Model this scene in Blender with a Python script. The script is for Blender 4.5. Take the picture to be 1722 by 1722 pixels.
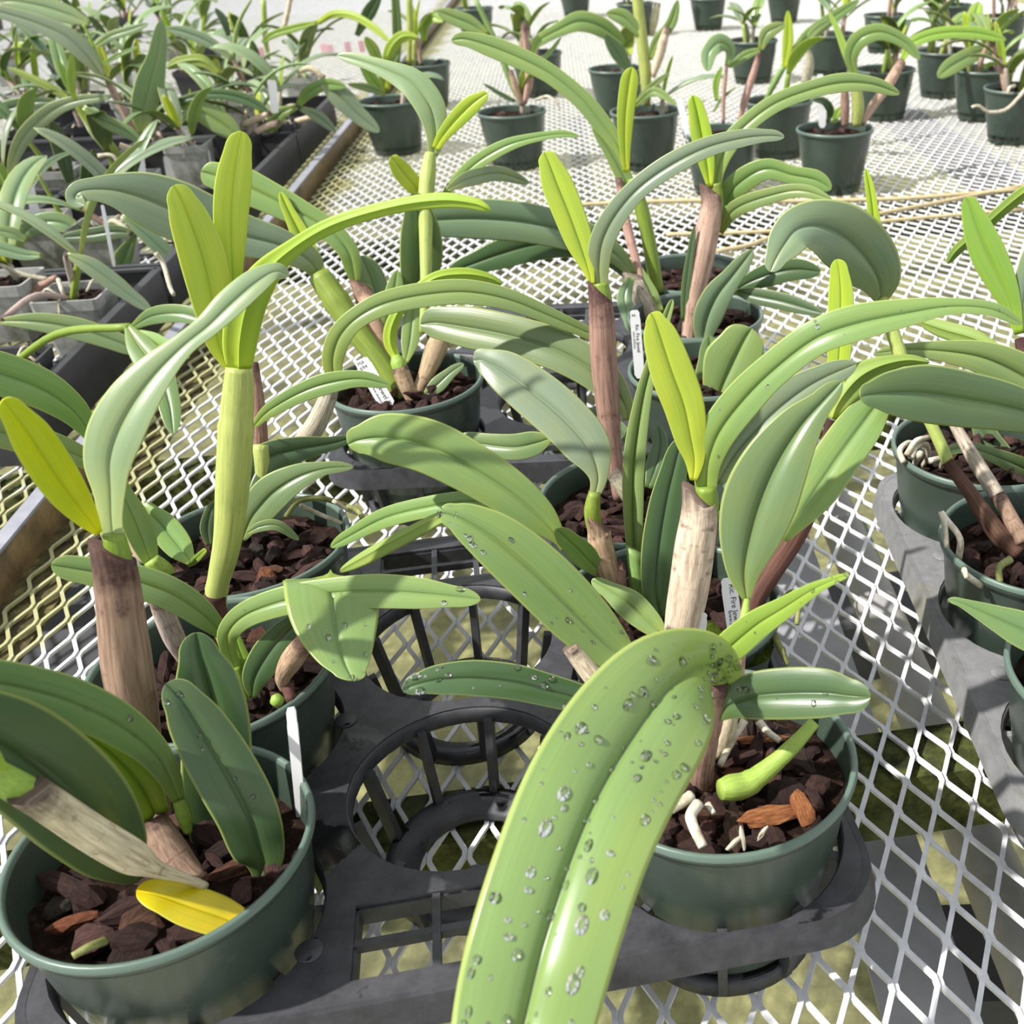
import bpy, bmesh, math, random
import numpy as np
from mathutils import Vector, Matrix
from mathutils.geometry import delaunay_2d_cdt

for o in list(bpy.data.objects): bpy.data.objects.remove(o)
scn = bpy.context.scene
COL = scn.collection
random.seed(7)

# ------------------------------------------------------------------ camera, light, exposure
F, PIT, ROLL, CAMH, CX, CY = 1835.16, .5286, -.0320, .573, 1148., 861.
fw = np.array([0, math.cos(PIT), -math.sin(PIT)]); _r = np.array([1., 0, 0]); _u = np.cross(_r, fw)
RR = math.cos(ROLL)*_r+math.sin(ROLL)*_u; UU = -math.sin(ROLL)*_r+math.cos(ROLL)*_u
C0 = np.array([0, 0, CAMH])
cam = bpy.data.cameras.new('camera'); camo = bpy.data.objects.new('camera', cam); COL.objects.link(camo)
camo.matrix_world = Matrix(((RR[0], UU[0], -fw[0], 0), (RR[1], UU[1], -fw[1], 0), (RR[2], UU[2], -fw[2], CAMH), (0, 0, 0, 1)))
cam.sensor_fit = 'HORIZONTAL'; cam.sensor_width = 36; cam.lens = F/1722*36
cam.shift_x = (861-CX)/1722; cam.shift_y = (CY-861)/1722
cam.clip_start = .02; cam.clip_end = 100
cam.dof.use_dof = True; cam.dof.focus_distance = .74; cam.dof.aperture_fstop = 15
scn.camera = camo
w = bpy.data.worlds.new('greenhouse_sky'); scn.world = w; w.use_nodes = True
bg = w.node_tree.nodes['Background']; bg.inputs[0].default_value = (.93, .97, 1, 1); bg.inputs[1].default_value = .8
sun = bpy.data.lights.new('sun_offscreen', 'SUN'); sun.energy = 5.6; sun.angle = math.radians(1.2); sun.color = (1, .965, .9)
suno = bpy.data.objects.new('sun_offscreen', sun); COL.objects.link(suno)
suno.rotation_euler = Vector((.62, .24, -.75)).to_track_quat('-Z', 'Y').to_euler()
scn.view_settings.view_transform = 'Standard'; scn.view_settings.look = 'None'
scn.view_settings.gamma = 1; scn.view_settings.use_curve_mapping = False; scn.view_settings.exposure = .38

# ------------------------------------------------------------------ helpers
def ray(x, y): return fw+RR*(x-CX)/F-UU*(y-CY)/F
def onz(x, y, z=0.):
    d = ray(x, y); return C0+d*(z-CAMH)/d[2]
def onY(x, y, Y):
    d = ray(x, y); return C0+d*Y/d[1]
def depth(P): return float((np.asarray(P)-C0) @ fw)
def lin(c):
    return tuple((v/12.92 if v <= .04045 else ((v+.055)/1.055)**2.4) for v in [q/255. for q in c])
def mesh(name, verts, faces, mats, parent=None, smooth=True, midx=None, uvs=None, loc=None):
    me = bpy.data.meshes.new(name)
    me.from_pydata([tuple(map(float, v)) for v in verts], [], faces)
    for m in (mats if isinstance(mats, (list, tuple)) else [mats]): me.materials.append(M[m])
    if midx is not None: me.polygons.foreach_set('material_index', midx)
    if smooth: me.polygons.foreach_set('use_smooth', [True]*len(me.polygons))
    if uvs is not None:
        ul = me.uv_layers.new(name='UVMap')
        li = np.zeros(len(me.loops), dtype=np.int32); me.loops.foreach_get('vertex_index', li)
        ul.data.foreach_set('uv', np.asarray(uvs, dtype=np.float32)[li].ravel())
    me.update()
    o = bpy.data.objects.new(name, me); COL.objects.link(o)
    if parent is not None: o.parent = parent
    if loc is not None: o.location = loc
    return o
def inst(name, me, parent=None, loc=(0, 0, 0), rot=(0, 0, 0), sc=(1, 1, 1)):
    o = bpy.data.objects.new(name, me); COL.objects.link(o)
    if parent is not None: o.parent = parent
    o.location = loc; o.rotation_euler = rot; o.scale = sc
    return o
def tag(o, label=None, cat=None, group=None, kind=None):
    if label: o['label'] = label
    if cat: o['category'] = cat
    if group: o['group'] = group
    if kind: o['kind'] = kind
    return o
def empty(name, loc, label, cat, group=None):
    o = bpy.data.objects.new(name, None); COL.objects.link(o); o.location = loc
    o.empty_display_size = .02
    return tag(o, label, cat, group)
class MB:
    def __init__(s): s.v = []; s.f = []
    def box(s, c, h, ax=None):
        c = np.asarray(c, float); ax = np.eye(3) if ax is None else np.asarray(ax, float)
        n = len(s.v)
        for dx in (-1, 1):
            for dy in (-1, 1):
                for dz in (-1, 1): s.v.append(c+ax[0]*h[0]*dx+ax[1]*h[1]*dy+ax[2]*h[2]*dz)
        for q in ((0, 1, 3, 2), (4, 6, 7, 5), (0, 4, 5, 1), (2, 3, 7, 6), (0, 2, 6, 4), (1, 5, 7, 3)): s.f.append([n+i for i in q])
        return s
    def bar(s, a, b, w, h, up=(0, 0, 1)):
        a = np.asarray(a, float); b = np.asarray(b, float); d = b-a; L = np.linalg.norm(d); d /= L
        sd = np.cross(d, up); sd /= np.linalg.norm(sd); u2 = np.cross(sd, d)
        return s.box((a+b)/2, (L/2, w/2, h/2), (d, sd, u2))
    def lathe(s, prof, c=(0, 0, 0), n=48, close=False):
        b = len(s.v); m = len(prof)
        for i in range(n):
            a = 2*math.pi*i/n
            for r, z in prof: s.v.append((c[0]+r*math.cos(a), c[1]+r*math.sin(a), c[2]+z))
        for i in range(n):
            j = (i+1) % n
            for k in range(m if close else m-1):
                l = (k+1) % m
                s.f.append([b+i*m+k, b+j*m+k, b+j*m+l, b+i*m+l])
        return s
    def tube(s, pts, rad, n=10):
        b = len(s.v); P = np.asarray(pts, float); T = np.gradient(P, axis=0)
        N = None
        for i in range(len(P)):
            t = T[i]/(np.linalg.norm(T[i])+1e-12)
            if N is None:
                N = np.cross(t, (0, 0, 1));
                if np.linalg.norm(N) < 1e-3: N = np.cross(t, (1, 0, 0))
            N = N-t*(N @ t); N /= np.linalg.norm(N); B = np.cross(t, N)
            r = rad[i] if hasattr(rad, '__len__') else rad
            for k in range(n):
                a = 2*math.pi*k/n; s.v.append(P[i]+r*(math.cos(a)*N+math.sin(a)*B))
        for i in range(len(P)-1):
            for k in range(n):
                l = (k+1) % n; s.f.append([b+i*n+k, b+i*n+l, b+(i+1)*n+l, b+(i+1)*n+k])
        s.f.append([b+k for k in range(n)][::-1]); e = b+(len(P)-1)*n; s.f.append([e+k for k in range(n)])
        return s
    def build(s, name, mat, parent=None, smooth=False, loc=None): return mesh(name, s.v, s.f, mat, parent, smooth, loc=loc)

def autosmooth(o, ang=40):
    bm = bmesh.new(); bm.from_mesh(o.data)
    for e in bm.edges:
        if len(e.link_faces) == 2 and e.calc_face_angle(0) > math.radians(ang): e.smooth = False
    for f in bm.faces: f.smooth = True
    bm.to_mesh(o.data); bm.free(); return o

# ------------------------------------------------------------------ materials
M = {}
class NT:
    def __init__(s, name, rough=.5, spec=.5):
        m = bpy.data.materials.new(name); m.use_nodes = True; s.m = m; s.t = m.node_tree; s.n = s.t.nodes
        s.b = s.n['Principled BSDF']; s.b.inputs['Roughness'].default_value = rough
        s.b.inputs['Specular IOR Level'].default_value = spec; M[name] = m
    def nd(s, t, **k):
        n = s.n.new(t)
        for a, v in k.items():
            if hasattr(n, a): setattr(n, a, v)
            else: n.inputs[a].default_value = v
        return n
    def ln(s, a, b): s.t.links.new(a, b)
    def ramp(s, fac, stops):
        r = s.nd('ShaderNodeValToRGB'); e = r.color_ramp.elements
        while len(e) < len(stops): e.new(.5)
        for q, (p, c) in zip(e, stops): q.position = p; q.color = (*c, 1) if len(c) == 3 else c
        s.ln(fac, r.inputs[0]); return r.outputs[0]
    def math(s, op, a, b=None):
        n = s.nd('ShaderNodeMath', operation=op)
        for i, v in enumerate((a, b)):
            if v is None: continue
            if isinstance(v, (int, float)): n.inputs[i].default_value = v
            else: s.ln(v, n.inputs[i])
        return n.outputs[0]
    def mix(s, fac, a, b, mode='MIX'):
        n = s.nd('ShaderNodeMix', data_type='RGBA', blend_type=mode)
        for i, v in ((0, fac), (6, a), (7, b)):
            if isinstance(v, (int, float)): n.inputs[i].default_value = v
            elif isinstance(v, tuple): n.inputs[i].default_value = (*v, 1)
            else: s.ln(v, n.inputs[i])
        return n.outputs[2]
    def noise(s, scale, detail=4, vec=None, rough=.55):
        n = s.nd('ShaderNodeTexNoise'); n.inputs['Scale'].default_value = scale; n.inputs['Detail'].default_value = detail
        n.inputs['Roughness'].default_value = rough
        if vec is not None: s.ln(vec, n.inputs['Vector'])
        return n.outputs[0]
    def obj(s): return s.nd('ShaderNodeTexCoord').outputs['Object']
    def uv(s, sc=(1, 1, 1), rnd=True):
        tc = s.nd('ShaderNodeTexCoord').outputs['UV']; mp = s.nd('ShaderNodeMapping'); mp.inputs['Scale'].default_value = sc
        s.ln(tc, mp.inputs[0])
        if rnd:
            oi = s.nd('ShaderNodeObjectInfo'); cb = s.nd('ShaderNodeCombineXYZ')
            s.ln(s.math('MULTIPLY', oi.outputs['Random'], 40.), cb.inputs[0]); s.ln(s.math('MULTIPLY', oi.outputs['Random'], 17.), cb.inputs[2]); s.ln(cb.outputs[0], mp.inputs[1])
        return mp.outputs[0]
    def bump(s, h, st=.3, dist=.002):
        b = s.nd('ShaderNodeBump'); b.inputs['Strength'].default_value = st; b.inputs['Distance'].default_value = dist
        s.ln(h, b.inputs['Height']); s.ln(b.outputs[0], s.b.inputs['Normal'])
    def col(s, c):
        if isinstance(c, tuple): s.b.inputs['Base Color'].default_value = (*c, 1)
        else: s.ln(c, s.b.inputs['Base Color'])

def leaf_mat(name, under=False):
    t = NT(name, .31 if not under else .5, .55 if not under else .35)
    oi = t.nd('ShaderNodeObjectInfo')
    sx = t.nd('ShaderNodeSeparateXYZ'); t.ln(t.nd('ShaderNodeTexCoord').outputs['UV'], sx.inputs[0])
    u, v = sx.outputs[0], sx.outputs[1]
    q = t.math('ABSOLUTE', t.math('SUBTRACT', u, .5))           # 0 midrib .. .5 edge
    streak = t.noise(1, 5, t.uv((26, 1.3, 1)))
    blotch = t.noise(1, 3, t.uv((2.4, 3.2, 1)))
    c = oi.outputs['Color']
    c = t.mix(t.ramp(streak, [(.35, (0, 0, 0)), (.7, (1, 1, 1))]), t.mix(1., c, (.93, .94, .93), 'MULTIPLY'), t.mix(1., c, (1.06, 1.05, 1.05), 'MULTIPLY'))
    c = t.mix(t.ramp(blotch, [(.42, (0, 0, 0)), (.75, (.55, .55, .55))]), c, t.mix(1., c, (1.35, 1.12, .75), 'MULTIPLY'))
    base = t.ramp(v, [(0., (1, 1, 1)), (.22, (0, 0, 0))])
    c = t.mix(t.math('MULTIPLY', base, .55), c, t.mix(1., c, (1.7, 1.45, .75), 'MULTIPLY'))
    edge = t.ramp(q, [(.455, (0, 0, 0)), (.5, (1, 1, 1))])
    c = t.mix(t.math('MULTIPLY', edge, .62), c, lin((196, 205, 112)))
    if under: c = t.mix(1., c, (1.18, 1.12, .8), 'MULTIPLY')
    t.col(c)
    t.bump(streak, .12, .0008)
    t.b.inputs['Coat Weight'].default_value = .0
    tr = t.nd('ShaderNodeBsdfTranslucent'); t.ln(t.mix(1., c, (1.25, 1.45, .5), 'MULTIPLY'), tr.inputs[0])
    ms = t.nd('ShaderNodeMixShader'); ms.inputs[0].default_value = .24
    out = t.n['Material Output']
    t.ln(t.b.outputs[0], ms.inputs[1]); t.ln(tr.outputs[0], ms.inputs[2]); t.ln(ms.outputs[0], out.inputs[0])
leaf_mat('leaf_top'); leaf_mat('leaf_under', True)

def cane_mat(name, papery):
    t = NT(name, .5 if not papery else .75, .4 if not papery else .2)
    c = t.nd('ShaderNodeObjectInfo').outputs['Color']
    st = t.noise(1, 6, t.uv((30, .9, 1)), .6)
    c = t.mix(t.ramp(st, [(.35, (0, 0, 0)), (.66, (1, 1, 1))]), t.mix(1., c, (.74, .76, .72) if not papery else (.62, .58, .54), 'MULTIPLY'), t.mix(1., c, (1.12, 1.08, 1.0) if not papery else (1.18, 1.16, 1.12), 'MULTIPLY'))
    bl = t.noise(1, 6, t.uv((5, 2.2, 1)), .7)
    if papery:
        c = t.mix(t.ramp(bl, [(.56, (0, 0, 0)), (.70, (.7, .7, .7))]), c, lin((84, 54, 44)))
        sx = t.nd('ShaderNodeSeparateXYZ'); t.ln(t.nd('ShaderNodeTexCoord').outputs['UV'], sx.inputs[0])
        v = t.math('ADD', t.math('DIVIDE', sx.outputs[1], 6.), t.math('MULTIPLY', t.math('SUBTRACT', bl, .5), .35))
        c = t.mix(t.ramp(v, [(.82, (0, 0, 0)), (1., (.85, .85, .85))]), c, lin((52, 30, 34)))
    else:
        c = t.mix(t.ramp(bl, [(.5, (0, 0, 0)), (.8, (.5, .5, .5))]), c, lin((110, 128, 50)))
    t.col(c); t.bump(st, .5 if papery else .2, .0012)
cane_mat('cane', False); cane_mat('sheath', True)

t = NT('pot_plastic', .27, .5)
n1 = t.noise(9, 4, t.obj()); n2 = t.noise(60, 5, t.obj(), .7)
c = t.mix(t.ramp(n1, [(.35, (0, 0, 0)), (.75, (1, 1, 1))]), lin((50, 62, 55)), lin((69, 83, 72)))
c = t.mix(t.ramp(n2, [(.62, (0, 0, 0)), (.78, (.35, .35, .35))]), c, lin((120, 132, 112)))
t.col(c); t.ln(t.ramp(n1, [(.3, (.2, .2, .2)), (.8, (.42, .42, .42))]), t.b.inputs['Roughness'])
t = NT('pot_rim', .38, .5); t.col(lin((86, 104, 94)))
t = NT('tray_plastic', .5, .5)
n1 = t.noise(14, 5, t.obj(), .6); n2 = t.noise(70, 6, t.obj(), .7)
c = t.mix(t.ramp(n2, [(.3, (0, 0, 0)), (.8, (1, 1, 1))]), lin((38, 38, 42)), lin((70, 70, 76)))
gz = t.nd('ShaderNodeSeparateXYZ'); t.ln(t.nd('ShaderNodeNewGeometry').outputs['True Normal'], gz.inputs[0])
wet = t.math('MULTIPLY', t.ramp(n1, [(.55, (0, 0, 0)), (.58, (1, 1, 1))]), t.ramp(gz.outputs[2], [(.7, (0, 0, 0)), (.9, (1, 1, 1))]))
c = t.mix(wet, c, lin((26, 25, 28))); t.col(c)
t.ln(t.ramp(wet, [(0, (.52, .52, .52)), (1, (.1, .1, .1))]), t.b.inputs['Roughness']); t.bump(n2, .08, .001)
t = NT('tray_grey', .55, .4)
n1 = t.noise(16, 5, t.obj(), .6); n2 = t.noise(80, 6, t.obj(), .7)
c = t.mix(t.ramp(n2, [(.3, (0, 0, 0)), (.8, (1, 1, 1))]), lin((104, 104, 106)), lin((134, 134, 136)))
c = t.mix(t.ramp(n1, [(.55, (0, 0, 0)), (.8, (.75, .75, .75))]), c, lin((138, 134, 84))); t.col(c)
def galv(name, alg):
    t = NT(name, .5, .5); t.b.inputs['Metallic'].default_value = 0.
    n = t.noise(40, 5, t.obj(), .65); n3 = t.noise(6, 4, t.obj(), .6)
    c = t.mix(t.ramp(n, [(.3, (0, 0, 0)), (.75, (1, 1, 1))]), lin((186, 186, 190)), lin((226, 226, 230)))
    if alg:
        sx = t.nd('ShaderNodeSeparateXYZ'); t.ln(t.obj(), sx.inputs[0])
        d = sx.outputs[0] if alg == 1 else t.math('SUBTRACT', .5477, sx.outputs[0])
        fac = t.math('ADD', n3, t.math('MULTIPLY', t.math('SUBTRACT', .09, d), 3.5))
        c = t.mix(t.ramp(fac, [(.5, (0, 0, 0)), (.68, (.85, .85, .85))]), c, lin((150, 148, 84)))
    else: c = t.mix(t.ramp(n3, [(.66, (0, 0, 0)), (.8, (.6, .6, .6))]), c, lin((150, 148, 92)))
    t.col(c)
galv('mesh_metal', 0); galv('mesh_algae', 1); galv('mesh_algae_left', 2)
t = NT('rail_metal', .45, .5)
n = t.noise(30, 6, t.obj(), .7); n2 = t.noise(7, 5, t.obj(), .7)
c = t.mix(t.ramp(n, [(.35, (0, 0, 0)), (.7, (1, 1, 1))]), lin((90, 72, 46)), lin((140, 116, 78)))
c = t.mix(t.ramp(n2, [(.52, (0, 0, 0)), (.68, (1, 1, 1))]), c, lin((46, 40, 26))); t.col(c)
t = NT('rail_debris', .8, .3); n = t.noise(45, 8, t.obj(), .75); t.col(t.ramp(n, [(.35, lin((30, 26, 16))), (.55, lin((86, 78, 44))), (.72, lin((134, 126, 70)))])); t.bump(n, .8, .004)
t = NT('rail_grey', .35, .5); n = t.noise(50, 4, t.obj()); t.col(t.mix(n, lin((110, 110, 122)), lin((160, 160, 170))))
t = NT('moss_beam', .9, .2)
n = t.noise(55, 8, t.obj(), .75); n2 = t.noise(9, 4, t.obj())
c = t.mix(t.ramp(n, [(.38, (0, 0, 0)), (.68, (1, 1, 1))]), lin((36, 40, 18)), lin((92, 98, 48)))
c = t.mix(t.ramp(n2, [(.5, (0, 0, 0)), (.7, (.6, .6, .6))]), c, lin((96, 100, 88))); t.col(c); t.bump(n, .6, .004)
t = NT('pvc', .5, .4); n = t.noise(12, 6, t.obj(), .65)
t.col(t.mix(t.ramp(n, [(.45, (0, 0, 0)), (.75, (.7, .7, .7))]), lin((158, 156, 158)), lin((112, 110, 84))))
t = NT('plate_metal', .45, .5); n = t.noise(20, 5, t.obj(), .6); t.col(t.mix(n, lin((116, 118, 124)), lin((176, 176, 182))))
t = NT('under_dark', .7, .3); n = t.noise(8, 5, t.obj(), .6); t.col(t.mix(n, lin((44, 44, 46)), lin((86, 86, 90))))
t = NT('floor_mat', .9, .2)
n = t.noise(5, 6, t.obj(), .65); n2 = t.noise(40, 8, t.obj(), .75)
c = t.mix(t.ramp(n, [(.36, (0, 0, 0)), (.6, (1, 1, 1))]), lin((104, 103, 82)), lin((158, 156, 110)))
c = t.mix(t.ramp(n2, [(.35, (.4, .4, .4)), (.6, (0, 0, 0))]), c, lin((96, 98, 60))); t.col(c); t.bump(n2, .4, .004)
t = NT('bark', .8, .25)
mp = t.nd('ShaderNodeMapping'); mp.inputs['Scale'].default_value = (.8, 3.4, 2.6); t.ln(t.obj(), mp.inputs[0]); n = t.noise(1.7, 9, mp.outputs[0], .72)
oi = t.nd('ShaderNodeObjectInfo')
tint = t.ramp(oi.outputs['Random'], [(0, lin((46, 34, 32))), (.3, lin((92, 66, 62))), (.55, lin((62, 44, 40))), (.8, lin((112, 80, 74))), (.92, lin((66, 62, 54))), (1, lin((158, 98, 66)))])
c = t.mix(t.ramp(n, [(.32, (0, 0, 0)), (.66, (1, 1, 1))]), t.mix(1., tint, (.22, .2, .2), 'MULTIPLY'), t.mix(1., tint, (1.02, .98, .98), 'MULTIPLY'))
t.col(c); t.bump(n, 1., .004)
t = NT('bark_orange', .8, .25); mp = t.nd('ShaderNodeMapping'); mp.inputs['Scale'].default_value = (.8, 3.4, 2.6); t.ln(t.obj(), mp.inputs[0]); n = t.noise(1.7, 9, mp.outputs[0], .72)
t.col(t.ramp(n, [(.3, lin((92, 52, 34))), (.55, lin((176, 112, 68))), (.75, lin((198, 148, 92)))])); t.bump(n, 1., .004)
t = NT('mix_dark', .95, .1); n = t.noise(120, 8, t.obj(), .75); t.col(t.ramp(n, [(.3, lin((16, 11, 9))), (.55, lin((48, 34, 28))), (.75, lin((104, 86, 70)))])); t.bump(n, .8, .006)
t = NT('moss', .95, .1); n = t.noise(220, 8, t.obj(), .75); t.col(t.ramp(n, [(.3, lin((28, 38, 8))), (.6, lin((88, 104, 26))), (.8, lin((140, 150, 54)))])); t.bump(n, 1., .004)
t = NT('root', .6, .3); n = t.noise(90, 6, t.obj(), .7); t.col(t.ramp(n, [(.35, lin((150, 138, 110))), (.6, lin((206, 200, 184)))])); t.bump(n, .3, .001)
t = NT('root_green', .55, .3); n = t.noise(90, 6, t.obj(), .7); t.col(t.ramp(n, [(.35, lin((92, 96, 44))), (.7, lin((150, 152, 96)))]))
t = NT('tag_white', .4, .4); t.col(lin((236, 236, 238)))
t = NT('ink', .6, .2); t.col(lin((34, 34, 40)))
t = NT('pink_tag', .5, .3); t.col(lin((238, 190, 196)))
t = NT('cord', .7, .2); n = t.noise(60, 4, t.obj()); t.col(t.mix(n, lin((168, 150, 110)), lin((206, 190, 150))))
t = NT('grey_pot', .5, .4); n = t.noise(18, 6, t.obj(), .7)
t.col(t.mix(t.ramp(n, [(.42, (0, 0, 0)), (.66, (1, 1, 1))]), lin((164, 164, 162)), lin((84, 88, 72))))
t = NT('black_plastic', .5, .4); n = t.noise(30, 4, t.obj()); t.col(t.mix(n, lin((40, 40, 44)), lin((66, 66, 70))))
t = NT('hose', .4, .4); t.col(lin((70, 110, 106)))
t = NT('water', .0, .5)
gl = t.nd('ShaderNodeBsdfGlossy'); gl.inputs['Roughness'].default_value = .03; tp = t.nd('ShaderNodeBsdfTransparent'); fr = t.nd('ShaderNodeFresnel'); fr.inputs[0].default_value = 1.4
ms = t.nd('ShaderNodeMixShader'); t.ln(fr.outputs[0], ms.inputs[0]); t.ln(tp.outputs[0], ms.inputs[1]); t.ln(gl.outputs[0], ms.inputs[2]); t.ln(ms.outputs[0], t.n['Material Output'].inputs[0])

TONE = dict(g=(108, 132, 86), d=(78, 102, 68), s=(122, 142, 114), m=(126, 152, 90), l=(142, 170, 76), y=(176, 194, 70), Y=(176, 190, 20), o=(206, 194, 24),
            p=(134, 156, 116), k=(160, 172, 96), kg=(120, 142, 52), br=(150, 122, 110), db=(96, 68, 60), pa=(206, 194, 170), tn=(172, 150, 124), gy=(180, 172, 158), pk=(180, 150, 138))
def tone(o, k):
    c = lin(TONE[k]); j = 1+random.uniform(-.08, .08); o.color = (c[0]*j, c[1]*(1+random.uniform(-.05, .05)), c[2]*j, .12 if k in 'yYo' else 1)

# ------------------------------------------------------------------ splines, leaves, canes
def cr(A, per=6, tipdense=False):
    A = np.asarray(A, float); n = len(A); out = []; seg = []
    E = np.vstack([2*A[0]-A[1], A, 2*A[-1]-A[-2]])
    for i in range(n-1):
        p0, p1, p2, p3 = E[i:i+4]
        k = per if not (tipdense and i == n-2) else per+3
        for j in range(k):
            t = j/k
            if tipdense and i == n-2: t = math.sin(t*math.pi/2)
            out.append(.5*((2*p1)+(-p0+p2)*t+(2*p0-5*p1+4*p2-p3)*t*t+(-p0+3*p1-3*p2+p3)*t**3)); seg.append((i, t))
    out.append(A[-1]); seg.append((n-2, 1.))
    return np.array(out), seg
def fillY(pts, Y0, Y1):
    d = [0.]
    for a, b in zip(pts, pts[1:]): d.append(d[-1]+math.hypot(b[0]-a[0], b[1]-a[1]))
    kn = [(0, Y0)]; last = len(pts)-1
    for i, p in enumerate(pts):
        if len(p) > 3:
            if i == 0: kn[0] = (0, p[3])
            else: kn.append((d[i], p[3]))
    if len(pts[-1]) <= 3: kn.append((d[-1], Y1))
    return np.interp(d, [k[0] for k in kn], [k[1] for k in kn])

QS = [-1, -.92, -.7, -.4, -.16, -.05, 0, .05, .16, .4, .7, .92, 1]
def sect(q, fold): return fold*1.15*(1-math.exp(-abs(q)/.2))-.07*q*q-(.055 if q == 0 else 0.)-fold*.6
def ribbon(name, P, W, N, hw, parent, tn, fold=.2, th=.0011, drops=0, dsize=1., extra=None):
    """P centre points, W unit side dirs (may be longer), N unit normals, hw half widths"""
    org = np.array(parent.location) if parent else np.zeros(3)
    n = len(P); nq = len(QS); nb = nq-2; ring = nq+nb
    V = []; UV = []
    L = np.concatenate([[0], np.cumsum(np.linalg.norm(np.diff(P, axis=0), axis=1))]); L /= L[-1]
    for i in range(n):
        h = hw[i]; tk = min(th, h*.5)
        for q in QS:
            V.append(P[i]+W[i]*h*q+N[i]*h*sect(q, fold)); UV.append(((q+1)/2, L[i]))
        for q in QS[-2:0:-1]:
            tt = tk*(1.2-.6*abs(q))*2
            V.append(P[i]+W[i]*h*q+N[i]*(h*sect(q, fold)-tt)); UV.append(((q+1)/2, L[i]))
    faces = []; mi = []
    for i in range(n-1):
        for k in range(ring):
            l = (k+1) % ring
            faces.append([i*ring+k, i*ring+l, (i+1)*ring+l, (i+1)*ring+k]); mi.append(0 if k < nq-1 else 1)
    faces.append(list(range(ring))[::-1]); mi.append(0)
    faces.append([(n-1)*ring+k for k in range(ring)]); mi.append(0)
    o = mesh(name, np.array(V)-org, faces, ['leaf_top', 'leaf_under'], parent, True, mi, UV)
    tone(o, tn)
    if drops:
        b = MB()
        for _ in range(drops):
            i = random.randrange(2, n-2); q = random.uniform(-.85, .85); h = hw[i]
            c = P[i]+W[i]*h*q+N[i]*h*sect(q, fold)-org
            T = P[i+1]-P[i]; T = T/np.linalg.norm(T); S = np.cross(N[i], T)
            r = dsize*random.choice([.0006, .0007, .0009, .0012, .0015, .002]); e1 = random.uniform(.7, 1.7)
            base = len(b.v); ns, nr = 9, 3
            for a in range(nr):
                ph = a/nr*math.pi/2
                for k in range(ns):
                    an = 2*math.pi*k/ns
                    b.v.append(c+r*math.cos(ph)*(math.cos(an)*T*e1+math.sin(an)*S)+N[i]*(r*.5*math.sin(ph)))
            b.v.append(c+N[i]*r*.5)
            for a in range(nr-1):
                for k in range(ns):
                    l = (k+1) % ns; b.f.append([base+a*ns+k, base+a*ns+l, base+(a+1)*ns+l, base+(a+1)*ns+k])
            for k in range(ns): b.f.append([base+(nr-1)*ns+k, base+(nr-1)*ns+(k+1) % ns, base+nr*ns])
            b.f.append([base+k for k in range(ns)][::-1])
        tag(b.build('water_droplets', 'water', o, True), kind='stuff')
    return o
def leaf(pl, Y0, Y1, tn, pts, tilt=0, fold=.16, side=None, face=1, drops=0, dsize=1., name='leaf', th=.0011, wk=1.):
    """a leaf traced base -> tip: (px x, px y, px width[, world y]); the last pair is the rounded tip"""
    Ys = fillY(pts, Y0, Y1)
    tipless = len(pts[-1]) >= 3 and pts[-1][2] > 0
    A = np.array([(p[0], p[1], Ys[i], (p[2] if len(p) > 2 else pts[i-1][2]*.98)) for i, p in enumerate(pts)], float)
    S, seg = cr(A, 6, not tipless)
    wpx = np.interp(np.linspace(0, 1, len(S)), np.linspace(0, 1, len(S)), S[:, 3]).copy()
    if not tipless:
        for i, (sg, t) in enumerate(seg):
            if sg == len(pts)-2: wpx[i] = A[-2, 3]*math.sqrt(max(0., 1-t*t))*(1-.12*t)
    wpx = np.maximum(wpx, .6)
    P = np.array([onY(s[0], s[1], s[2]) for s in S]); D = np.array([depth(p) for p in P])
    hw = wpx*wk*D/F/2
    t2 = np.gradient(S[:, :2], axis=0); t2 /= np.linalg.norm(t2, axis=1)[:, None]+1e-9
    for _ in range(2): t2[1:-1] = (t2[:-2]+2*t2[1:-1]+t2[2:])/4
    t2 /= np.linalg.norm(t2, axis=1)[:, None]+1e-9
    T = np.gradient(P, axis=0); T /= np.linalg.norm(T, axis=1)[:, None]+1e-12
    W = []; N = []
    for i in range(len(P)):
        s0 = RR*(-t2[i, 1])-UU*(t2[i, 0]) if side is None else RR*side[0]-UU*side[1]; v = (P[i]-C0)/np.linalg.norm(P[i]-C0)
        s0 = s0-v*(s0 @ v); s0 /= np.linalg.norm(s0)
        wv = s0+math.tan(math.radians(tilt))*v
        Ti = T[i]-v*(T[i] @ v)*.5; nn = np.cross(Ti, wv); nn /= np.linalg.norm(nn)+1e-12
        if nn @ v > 0: nn = -nn
        W.append(wv); N.append(nn*face)
    return ribbon(name, P, np.array(W), np.array(N), hw, pl, tn, fold, th, drops, dsize)
def cane(pl, Y0, Y1, tn, pts, mat='cane', name='pseudobulb', cut=0, rings=(), ridge=0., parent=None, flat=1.):
    Ys = fillY(pts, Y0, Y1)
    A = np.array([(p[0], p[1], Ys[i], p[2]) for i, p in enumerate(pts)], float)
    S, seg = cr(A, 5)
    P = np.array([onY(s[0], s[1], s[2]) for s in S]); R = np.array([max(.4, s[3])*depth(p)/F/2 for s, p in zip(S, P)])
    return tube3(pl, P, R, tn, mat, name, cut, rings, ridge, parent)
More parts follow.
